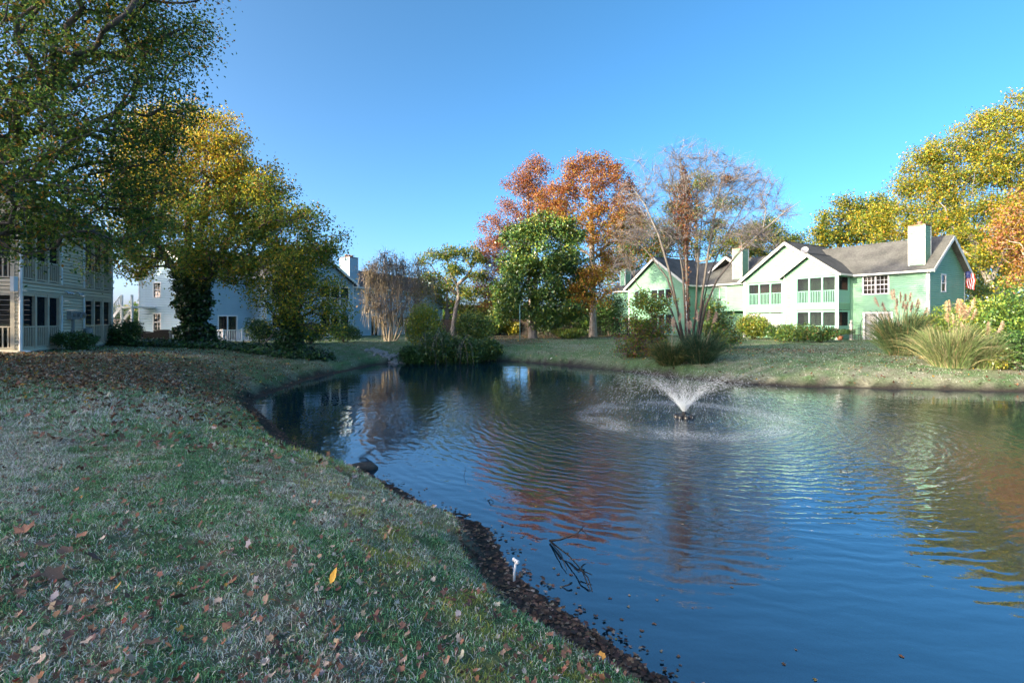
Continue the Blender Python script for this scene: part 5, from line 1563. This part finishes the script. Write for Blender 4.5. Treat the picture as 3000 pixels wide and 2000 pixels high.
spots = [(x_, y_, rng.uniform(.032, .072)) for x_, y_ in zip(Xn[:270], Yn_[:270])]
spots += [(*pw(px, py, .95), s_) for px, py, s_ in [(70,1555,.16),(125,1580,.12),(190,1590,.13),(270,1595,.13),(215,1630,.11),(140,1655,.14),(100,1660,.10),(70,1685,.12),(245,1565,.10),(345,1637,.10),(525,1668,.11),(675,1735,.09),
                                                   (445,1805,.10),(665,1930,.12),(760,1925,.11),(240,1545,.09),(50,1700,.08),(320,1880,.07)]]
for x_, y_, s_ in spots:
    j = rng.choice(len(kinds), p=wk)
    nm_ = kinds[j][0]
    o = mk('fallen_leaf', lmesh[nm_, rng.randint(len(LS))], None)
    o.location = (x_, y_, h1(x_, y_) + .03)
    o.scale = (s_, s_, s_ * rng.uniform(.7, 1.5))
    o.rotation_euler = (rng.normal() * .35, rng.normal() * .35, rng.uniform(0, 6.28))
    tag(o, 'curled %s fallen leaf lying on the frosty near lawn' % nm_, 'leaf', '%s leaves on the near lawn' % nm_)
yl = mat('yellow_leaf', (.50, .27, .02), (.62, .36, .04), 20, .6)
P = np.array([[0, 0, 0], [.02, .03, .004], [.026, .06, .006], [.014, .095, .0], [0, .12, -.01], [-.014, .095, .0], [-.026, .06, .006], [-.02, .03, .004], [0, .06, -.004]])
me = np_mesh('yellow_leaf', P, np.array([(8, i, (i + 1) % 8) for i in range(8)])); me.materials.append(yl)
x_, y_ = pw(968, 1655, .8)
o = tag(mk('yellow_leaf', me, None), 'single bright yellow leaf standing in the grass of the near lawn', 'leaf'); o.location = (x_, y_, h1(x_, y_) + .02); o.rotation_euler = (1.25, .2, -.3)

# ivy spread over the ground below the golden tree
rng = np.random.RandomState(15)
n = 60000
X = rng.uniform(-24, -9, n); Y = rng.uniform(22.5, 33, n)
q = np.minimum(((X + 17) / 6.2) ** 2 + ((Y - 28.2) / 2.6) ** 2, ((X + 12.2) / 2.6) ** 2 + ((Y - 27.3) / 2.6) ** 2)
k = (q + .3 * wob(X, Y, .8, 5) < 1) & (shore_dist(X, Y) > .9)
X, Y = X[k][:26000], Y[k][:26000]
pos = np.stack([X, Y, hz(X, Y) + np.abs(rng.normal(size=len(X))) * .10 + .03], 1)
V, Fq = leaf_arrays(pos, np.full(len(X), .12), rng, .85, 1.4)
tag(mk('ivy_ground_cover', np_mesh('ivy_ground_cover', V, Fq, np.repeat(pal(rng, len(X), IVY + [(LGREEN, .3)]), 4, axis=0)), M['leaf_gloss']), 'dark ivy covering the ground below the golden tree', 'ivy', kind='stuff')

# far wood beyond the fence: reads as one mass
rng = np.random.RandomState(16)
n = 26000
X = rng.uniform(-70, 75, n); Y = rng.uniform(92, 108, n)
top = 4.6 + 2.2 * wob(X, X * 0, .11, 2) + 1.0 * wob(X, X * 0, .5, 9)
Z = 1.0 + np.maximum(1.0, top) * rng.uniform(0, 1, n) ** .6
V, Fq = leaf_arrays(np.stack([X, Y, Z], 1), np.full(n, .75), rng, .8, .4)
tag(mk('far_trees', np_mesh('far_trees', V, Fq, np.repeat(pal(rng, n, [(DGREEN, 4), (GREEN, 4), (OLIVE, 3), (GOLD, .7), (RUST, .4)]), 4, axis=0)), M['leaf']), 'low line of distant trees beyond the fence', 'woodland', kind='stuff')

# ------------------------------------------------------------------ fence at the far end
fa, fb = np.array([-8.5, 60.0]), np.array([16.0, 57.0])
fn = thing('wooden_fence', 'dark wooden picket fence behind the magnolia', 'fence', (*fa, .9), math.atan2(*(fb - fa)[::-1]))
Lf = np.linalg.norm(fb - fa)
pm = MB(); pm.box(-.065, .065, -.012, .012, .05, 1.9); PK = pm.mesh('picket'); PK.materials.append(M['fence'])
rng = np.random.RandomState(17)
for i in range(int(Lf / .16)):
    o = mk('picket', PK, None, fn); o.location = ((i + .5) * .16, rng.uniform(-.01, .01), rng.uniform(-.03, .03)); o.scale = (1, 1, rng.uniform(.96, 1.03))
for z in (.45, 1.5):
    mb = MB(); mb.box(0, Lf, .02, .06, z, z + .09); mb.build('rail', M['fence'], fn)
for i in range(int(Lf / 2.4) + 1):
    mb = MB(); mb.box(i * 2.4 - .05, i * 2.4 + .05, .06, .16, -.3, 1.85); mb.build('post', M['fence'], fn)
# pale board fence in the gap left of the blue house
fl = thing('board_fence', 'weathered board fence between the beige and the blue house', 'fence', (*gp(285, 47)[:2], .9), -.25)
for i in range(12):
    mb = MB(); mb.box(0, 4.0, -.012, .012, .08 + i * .15, .215 + i * .15); mb.build('board', M['wood_dead'], fl)
for x in (0, 2, 4):
    mb = MB(); mb.box(x - .05, x + .05, .014, .1, -.3, 1.95); mb.build('post', M['wood_dead'], fl)

# ------------------------------------------------------------------ fountain
ft = thing('fountain', 'floating fountain throwing a cone of spray in the pond', 'fountain', FC)
mb = MB()
for k in range(8):
    a = 2 * pi * k / 8
    mb.lathe((.2 * math.cos(a), .2 * math.sin(a), -.06), [(.02, 0), (.075, .015), (.085, .06), (.08, .115), (.05, .135), (.01, .137)], 12)
mb.build('float', M['black_plastic'], ft, True)
mb = MB(); mb.lathe((0, 0, 0), [(.17, -.05), (.18, .05), (.12, .07), (.07, .085), (.055, .16), (.03, .165)], 18); mb.build('nozzle', M['black_plastic'], ft, True)
rng = np.random.RandomState(18)
def drops(pos, d, L, wd):
    n = len(pos)
    s1 = unit(np.cross(d, rng.normal(size=(n, 3)))); s2 = np.cross(d, s1)
    wd = wd[:, None]; L = L[:, None]
    V = np.stack([pos - d * L / 2, pos + s1 * wd, pos + s2 * wd, pos - s1 * wd, pos - s2 * wd, pos + d * L / 2], 1).reshape(-1, 3)
    b = (np.arange(n) * 6)[:, None]
    Ft = np.concatenate([b + np.array([[0, i, j]]) for i, j in ((2, 1), (3, 2), (4, 3), (1, 4))] + [b + np.array([[5, i, j]]) for i, j in ((1, 2), (2, 3), (3, 4), (4, 1))])
    return V, Ft
n = 15000
az = rng.uniform(0, 2 * pi, n)
th = np.radians(np.where(rng.uniform(0, 1, n) < .08, rng.normal(84, 3, n), rng.normal(55.5, 4.5, n)))
vv = np.sqrt(2 * 9.81 * np.clip(rng.normal(.84, .14, n), .45, 1.2)) / np.sin(th) * np.where(th > 1.3, .97, 1)
tf = 2 * vv * np.sin(th) / 9.81
t = tf * rng.uniform(0, 1, n) ** 2.3
r = vv * np.cos(th) * t; z = .16 + vv * np.sin(th) * t - 4.905 * t * t
# small bunches along each jet
pos = np.stack([np.cos(az) * r, np.sin(az) * r, z], 1) + rng.normal(size=(n, 3)) * (.012 + .035 * t)[:, None]
vel = np.stack([np.cos(az) * vv * np.cos(th), np.sin(az) * vv * np.cos(th), vv * np.sin(th) - 9.81 * t], 1)
k = pos[:, 2] > .01
V, Ft = drops(pos[k], unit(vel[k]), (.03 + .08 * rng.uniform(0, 1, n) * np.linalg.norm(vel, axis=1) / 5)[k], (rng.uniform(.0012, .0030, n) * (1 + .8 * (rng.uniform(0, 1, n) < .06)))[k])
def spray_mat():
    m, t, out = _mat('spray')
    d = t.nodes.new('ShaderNodeBsdfPrincipled'); d.inputs['Base Color'].default_value = (.80, .85, .90, 1); d.inputs['Roughness'].default_value = .12; d.inputs['Specular IOR Level'].default_value = .8
    tl = t.nodes.new('ShaderNodeBsdfTranslucent'); tl.inputs['Color'].default_value = (.82, .88, .92, 1)
    tr = t.nodes.new('ShaderNodeBsdfTransparent')
    m1 = t.nodes.new('ShaderNodeMixShader'); m1.inputs[0].default_value = .5
    m2 = t.nodes.new('ShaderNodeMixShader'); m2.inputs[0].default_value = .55
    t.links.new(d.outputs[0], m1.inputs[1]); t.links.new(tl.outputs[0], m1.inputs[2])
    t.links.new(m1.outputs[0], m2.inputs[1]); t.links.new(tr.outputs[0], m2.inputs[2]); t.links.new(m2.outputs[0], out.inputs[0])
    return m
M['spray'] = spray_mat()
tag(mk('spray', np_mesh('spray', V, Ft, smooth=True), M['spray'], ft), kind='stuff')
n = 5000
az = rng.uniform(0, 2 * pi, n)
dens = .45 + .55 * np.sin(az * 2 + 1.0) * np.sin(az * 3)
k = rng.uniform(0, 1, n) < .35 + .65 * np.clip(dens, 0, 1)
az = az[k]; n = len(az)
rr = np.clip(rng.normal(2.35, .35, n), 1.2, 3.3)
pos = np.stack([np.cos(az) * rr, np.sin(az) * rr, np.abs(rng.normal(size=n)) * .035 + .004], 1)
V, Ft = drops(pos, unit(rng.normal(size=(n, 3)) * .5 + np.array([0, 0, 1.])), rng.uniform(.008, .022, n), rng.uniform(.0015, .0035, n))
tag(mk('splash', np_mesh('splash', V, Ft, smooth=True), M['spray'], ft), kind='stuff')

# ------------------------------------------------------------------ things at the near bank
x_, y_ = pw(1504, 1705)
mb = MB(); mb.tube([(0, 0, -.2), (.012, 0, .1), (.03, .01, .215)], .015, 12); pp = mb.mesh('upright', True)
pv = thing('standpipe', 'white plastic pipe with tee top standing in the mud', 'pipe', (x_, y_, .0)); pv.scale = (.85, .85, .95)
mk('upright', pp, M['pvc'], pv)
mb = MB(); mb.tube([(.005, .034, .226), (.055, -.034, .222)], .019, 14); mb.tube([(.001, .039, .2264), (.009, .029, .2256)], .022, 14); mb.tube([(.051, -.029, .2224), (.059, -.039, .2216)], .022, 14)
mb.build('tee', M['pvc'], pv, True)

def stick(name, label, pts, r0, r1, m, cat='branch', sides=(), group=None, n=7):
    p = [np.array(q, float) for q in pts]
    base = p[0].copy()
    mb = MB()
    P = np.array(p) - base
    mb.tube(P, np.linspace(r0, r1, len(P)), n)
    o = tag(mb.build(name, m, None, True), label, cat, group)
    o.location = base
    for s in sides:
        Q = np.array([np.array(q, float) for q in s]) - base
        b = MB(); b.tube(Q, np.linspace(r0 * .6, r1 * .7, len(Q)), 6); b.build('side_branch', m, o, True)
    return o
def wp(px, py, z=0.0):
    x, y = pw(px, py, z); return (x, y, z)
stick('water_branch', 'dark forked dead branch rising out of the water right of the pipe',
      [wp(1611, 1583, .02), wp(1640, 1580, .10), wp(1690, 1562, .2), wp(1712, 1540, .25)], .014, .006, M['wood_wet'],
      sides=[[wp(1611, 1583, .02), wp(1645, 1625, .06), wp(1660, 1668, .02)], [wp(1611, 1583, .02), wp(1670, 1630, .06), wp(1705, 1670, .08), wp(1725, 1720, .02), wp(1730, 1740, -.03)],
             [wp(1700, 1665, .08), wp(1722, 1690, .06), wp(1740, 1745, -.02)], [wp(1702, 1550, .22), wp(1716, 1560, .18), wp(1722, 1574, .15)], [wp(1700, 1668, .06), wp(1735, 1683, .05)]])
stick('shore_branch', 'long wet branch lying from the bank into the water', [wp(1140, 1455, .18), wp(1190, 1466, .10), wp(1245, 1490, .06), wp(1300, 1504, .04), wp(1345, 1505, .03), wp(1390, 1513, -.02)], .022, .010, M['wood_wet'],
      sides=[[wp(1330, 1506, .03), wp(1336, 1494, .06)], [wp(1160, 1460, .15), wp(1130, 1463, .2)]])
stick('water_twig', 'thin bare twig poking out of the calm water', [wp(1358, 1400, -.03), wp(1363, 1378, .1), wp(1362, 1362, .16)], .004, .002, M['wood_wet'], n=5)
stick('water_snag', 'small dark snag just above the water', [wp(1425, 1467, -.02), wp(1438, 1462, .04), wp(1446, 1468, .01)], .008, .004, M['wood_wet'], n=5)
stick('water_snag', 'dark broken stick end in the water below the forked branch', [wp(1645, 1718, .0), wp(1665, 1712, .03), wp(1675, 1706, .035)], .004, .012, M['wood_wet'], n=5)
stick('fallen_twig', 'grey twig lying on the near lawn left of the log', [wp(690, 1390, .78), wp(735, 1398, .78), wp(790, 1402, .75), wp(870, 1412, .72)], .006, .003, M['bark'], n=5)
stick('fallen_bough', 'pale fallen bough rising from the ivy below the golden tree', [gp(720, 27.5) + [0, 0, .1], at(760, 1018, 27.5), at(795, 985, 27.6), at(812, 950, 27.8)], .05, .02, M['wood_dead'],
      sides=[[gp(720, 27.5) + [0, 0, .12], at(700, 1020, 27.3), at(690, 1026, 27.3)], [at(722, 1022, 27.4), at(760, 1032, 26.6), at(800, 1038, 26.0)]])
stick('shore_pole', 'white stick lying across the far waterline below the magnolia', [wp(1586, 1063, .02), wp(1602, 1056, .12), wp(1617, 1048, .35)], .02, .015, M['pvc'])
# stub of a broken concrete pipe
x_, y_ = pw(1055, 1368, .06)
rng = np.random.RandomState(21)
mb = MB()
Pn = [(-.55, 0, -.05), (-.3, .02, .0), (0, .03, .02), (.2, .02, .01), (.3, .0, -.03)]
mb.tube(Pn, [.04, .07, .09, .09, .04], 9)
lo = tag(mb.build('log', M['log'], None, True), 'rough dark log end jutting into the water from the near bank', 'log'); lo.location = (x_, y_, .03); lo.rotation_euler = (0, .04, .45)
# black erosion netting on the bank
def netting(label, pts, wdt, seed):
    rng = np.random.RandomState(seed)
    mb = MB()
    P = np.array(pts)
    base = P[0].copy()
    n = 16
    tt = np.linspace(0, 1, n)
    C = np.stack([np.interp(tt, np.linspace(0, 1, len(P)), P[:, i]) for i in range(3)], 1) - base
    T = np.gradient(C, axis=0); S = unit(np.cross(T, [0, 0, 1.]))
    rows_ = [C + S * (f * wdt) + np.array([0, 0, .03 * math.sin(f * 5)]) for f in np.linspace(-.5, .5, 8)]
    for r_ in rows_: mb.tube(r_, .0035, 4)
    for i in range(n): mb.tube(np.array([q[i] for q in rows_]), .0035, 4)
    o = tag(mb.build('erosion_netting', M['black_plastic']), label, 'netting'); o.location = base
netting('black plastic netting sticking up beside the log at the waterline', [(*pw(1050, 1345), .0), (*pw(1075, 1338), .06), (*pw(1092, 1320, .1), .14)], .22, 1)
netting('black plastic netting lying on the bank between the log and the branch', [(*pw(1080, 1415, .15), .16), (*pw(1110, 1430, .14), .15), (*pw(1140, 1455, .13), .14)], .25, 2)
# rocks of the spillway
rng = np.random.RandomState(22)
def rock_mesh(seed):
    import bmesh
    r = np.random.RandomState(seed)
    bm_ = bmesh.new(); bmesh.ops.create_icosphere(bm_, subdivisions=1, radius=1)
    for v in bm_.verts:
        v.co *= float(r.uniform(.72, 1.15)); v.co.z *= .65; v.co.x *= 1.2
    me = bpy.data.meshes.new('rock'); bm_.to_mesh(me); bm_.free(); me.materials.append(M['stone'])
    return me
RM = [rock_mesh(i) for i in range(6)]
A0, B0 = np.array(pw(1088, 1024, .75)), np.array(pw(1195, 1064, .0))
for i in range(100):
    t_ = rng.uniform(0, 1)
    wdt = .35 + 1.0 * t_
    p = A0 + (B0 - A0) * t_ + rng.normal(size=2) * np.array([wdt * .55, .3])
    o = mk('rock', RM[rng.randint(6)], None)
    s_ = rng.uniform(.07, .19)
    o.location = (p[0], p[1], h1(*p) + s_ * .15); o.scale = (s_, s_, s_); o.rotation_euler = tuple(rng.uniform(-.5, .5, 2)) + (rng.uniform(0, 6.28),)
    tag(o, 'pale grey stone in the rocky spillway at the far left of the pond', 'rock', 'stones of the rocky spillway')
# bare hanging stems over the thicket
for i, (px, Y) in enumerate([(1275, 30.6), (1345, 31.0), (1390, 31.2), (1240, 31.0), (1310, 30.8)]):
    b = gp(px, Y)
    h_ = rng.uniform(1.8, 2.8); s_ = rng.uniform(-.9, .9)
    P = [b + [0, 0, .1], b + [s_ * .3, 0, h_ * .7], b + [s_ * .8, -.2, h_], b + [s_ * 1.5, -.5, h_ * .75], b + [s_ * 1.9, -.7, h_ * .35]]
    nm_ = ['beside the rocks', 'over the middle shrub', 'nearest the leafy bank', 'in front of the mossy tree', 'left of the middle shrub'][i]
    stick('bare_sapling', 'thin bare arching sapling ' + nm_ + ' by the pond', P, .018, .005, M['bark_grey'],
          sides=[[P[1], P[1] + [-.4, -.2, .5], P[1] + [-.9, -.4, .3]], [P[2], P[2] + [.3, -.2, .4], P[2] + [.8, -.4, .2]], [P[2], P[2] + [-.2, -.4, -.5], P[2] + [-.3, -.5, -1.1]], [P[3], P[3] + [.1, -.1, -.9]]], group='bare saplings over the thicket', n=6)

# ------------------------------------------------------------------ things by the houses
for i, (px, Y, s_, lab) in enumerate([(478, 40.5, 1.0, 'black air conditioner unit beside the ivy trunk'), (446, 41.5, .8, 'low black air conditioner unit in the middle of the three'), (424, 42.5, .8, 'black air conditioner unit nearest the wooden stair')]):
    b = gp(px, Y)
    ac = thing('air_conditioner', lab, 'air conditioner', b, .35, 'air conditioners beside the blue house')
    w_ = .5 * (1.15 if i == 0 else 1); h_ = 1.0 * s_
    mb = MB(); mb.box(-w_, w_, -w_, w_, -.1, .06); mb.build('pad', M['concrete'], ac)
    mb = MB(); mb.box(-w_ * .9, w_ * .9, -w_ * .9, w_ * .9, .06, h_); mb.build('casing', M['black'], ac)
    for k in range(9):
        z = .14 + k * (h_ - .25) / 9
        mb = MB(); mb.box(-w_ * .93, w_ * .93, -w_ * .93, -w_ * .9, z, z + .035); mb.build('louvre', M['black'], ac)
    mb = MB(); mb.lathe((0, 0, h_), [(w_ * .8, 0), (w_ * .8, .03), (w_ * .7, .05), (.05, .06)], 20); mb.build('fan_guard', M['black'], ac)
# green lamp post by the magnolia
pl_ = thing('lamp_pole', 'thin blue-green pole standing in front of the magnolia', 'pole', gp(1523, 44))
mb = MB(); mb.tube([(0, 0, -.2), (0, 0, 3.0)], .045, 10); mb.build('shaft', M['pole'], pl_, True)
mb = MB(); mb.lathe((0, 0, 3.0), [(.06, 0), (.07, .03), (.05, .07), (.01, .09)], 10); mb.build('cap', M['pole'], pl_, True)
# flag on the far corner of the green house
fc = np.array([32.4, 39.8]) + GN * 7.0 - GU * .3
fg = thing('flag', 'red, white and blue striped flag hanging at the corner of the green house', 'flag', (fc[0], fc[1], 1.0 + 5.3), math.atan2(-.848, .53))
mb = MB(); mb.tube([(0, 0, .1), (.35, -.3, .45)], .018, 8); mb.build('pole', M['white'], fg)
for k in range(9):
    mb = MB()
    x0 = .30 - .3 + k * .06
    pts = []
    for j in range(9):
        z = .42 - j * .17
        wv = .05 * math.sin(j * .9 + k * .6)
        pts += [(x0 + wv * .6 + .0, -.28 + wv, z - .02 * k), (x0 + .06 + wv * .6, -.28 + wv + .02, z - .02 * (k + 1))]
    mb.poly(pts, [(2*j, 2*j+1, 2*j+3, 2*j+2) for j in range(8)])
    mb.build('stripe', M['red_cloth'] if k % 2 == 0 else M['white_cloth'], fg)
mb = MB(); mb.box(-.02, .3, -.36, -.33, -.1, .45); mb.build('canton', M['blue_cloth'], fg)
for i in range(4):
    for j in range(4):
        mb = MB(); mb.box(.03 + i * .07, .055 + i * .07, -.366, -.361, -.02 + j * .12, .01 + j * .12); mb.build('star', M['white_cloth'], fg)

def gl(x, y, z=0):
    """a point in the green house's own axes -> world"""
    v = np.array([32.4, 39.8]) - GU * x + GN * y
    return np.array([v[0], v[1], 1.0 + z])
# scrollwork garden arch and pots beside the sliding door
ga = thing('garden_arch', 'black scrolled metal trellis arch before the white sliding door', 'trellis', gl(-3.5, -1.2), math.atan2(-.848, .53))
mb = MB(); mb.tube([(-.75, 0, -.2)] + [(-.75 * math.cos(a), 0, 1.3 + .75 * math.sin(a)) for a in np.linspace(0, pi, 13)] + [(.75, 0, -.2)], .02, 6); mb.build('hoop', M['black'], ga)
for x in (-.4, 0, .4):
    mb = MB(); mb.tube([(x, 0, -.2), (x, 0, 1.3 + math.sqrt(.75**2 - x*x))], .012, 5); mb.build('bar', M['black'], ga)
for s in (-1, 1):
    for zc in (.7, 1.2):
        mb = MB(); mb.tube([(s * .2 + .16 * math.cos(a) * (1 - a / 14), 0, zc + .16 * math.sin(a) * (1 - a / 14)) for a in np.linspace(0, 8, 18)], .010, 5); mb.build('scroll', M['black'], ga)
stt = thing('garden_statue', 'small pale stone garden statue beside the trellis arch', 'statue', gl(-4.9, -1.4))
mb = MB(); mb.lathe((0, 0, -.1), [(.22, 0), (.22, .12), (.14, .18), (.14, .7), (.2, .76), (.2, .82)], 14); mb.build('pedestal', M['stone_pale'], stt)
mb = MB(); mb.lathe((0, 0, .72), [(.13, 0), (.15, .15), (.11, .35), (.16, .5), (.15, .6), (.06, .68), (.05, .72), (.085, .78), (.095, .85), (.07, .93), (.01, .96)], 14); mb.build('figure', M['stone_pale'], stt, True)
for i, (x, y, lab) in enumerate([(-5.2, -2.6, 'spiky green palm in a pot below the porch corner'), (-4.6, -3.0, 'low fan palm on the lawn edge by the porch corner')]):
    b = gl(x, y); b[2] = h1(b[0], b[1])
    pt = thing('potted_palm', lab, 'plant', b)
    if i == 0:
        mb = MB(); mb.lathe((0, 0, -.05), [(.16, 0), (.22, .3), (.25, .32), (.25, .38), (.2, .38)], 14); mb.build('pot', M['terracotta'], pt)
    rng = np.random.RandomState(50 + i)
    for k in range(16):
        a = 2 * pi * k / 16 + rng.uniform(-.2, .2); t_ = rng.uniform(.3, 1.0)
        n = 14
        f = np.linspace(.3, 1, n)
        d = np.array([math.cos(a) * math.sin(t_), math.sin(a) * math.sin(t_), math.cos(t_)])
        p0 = np.array([0, 0, .3]) + d * (f * 1.0)[:, None] - np.array([0, 0, .4]) * (f ** 2)[:, None]
        sd = unit(np.cross(d, [0, 0, 1.]))
        dd = unit(np.concatenate([sd + d * .8 + [0, 0, -.1], -sd + d * .8 + [0, 0, -.1]])[[0] * n] if False else np.repeat((sd + d * .8)[None], n, 0))
        dd2 = unit(np.repeat((-sd + d * .8)[None], n, 0))
        ribbons(pt, 'frond', np.concatenate([p0, p0]), np.concatenate([dd, dd2]), np.full(2 * n, .34), .03, rng, M['blade'], .3, pal(rng, 2 * n, [((.06, .13, .04), 2), ((.12, .18, .05), 1)]), 2)
ch = thing('garden_chair', 'dark metal garden chair by the porch corner of the green house', 'chair', gl(-4.1, -2.2), .6)
mb = MB(); mb.box(-.25, .25, -.25, .25, .42, .46); mb.build('seat', M['black'], ch)
for x in (-.23, .23):
    for y in (-.23, .23):
        mb = MB(); mb.box(x - .02, x + .02, y - .02, y + .02, -.1, .42 if y < 0 else .95); mb.build('leg', M['black'], ch)
for k in range(4):
    mb = MB(); mb.box(-.2, .2, .215, .235, .55 + k * .1, .61 + k * .1); mb.build('slat', M['black'], ch)
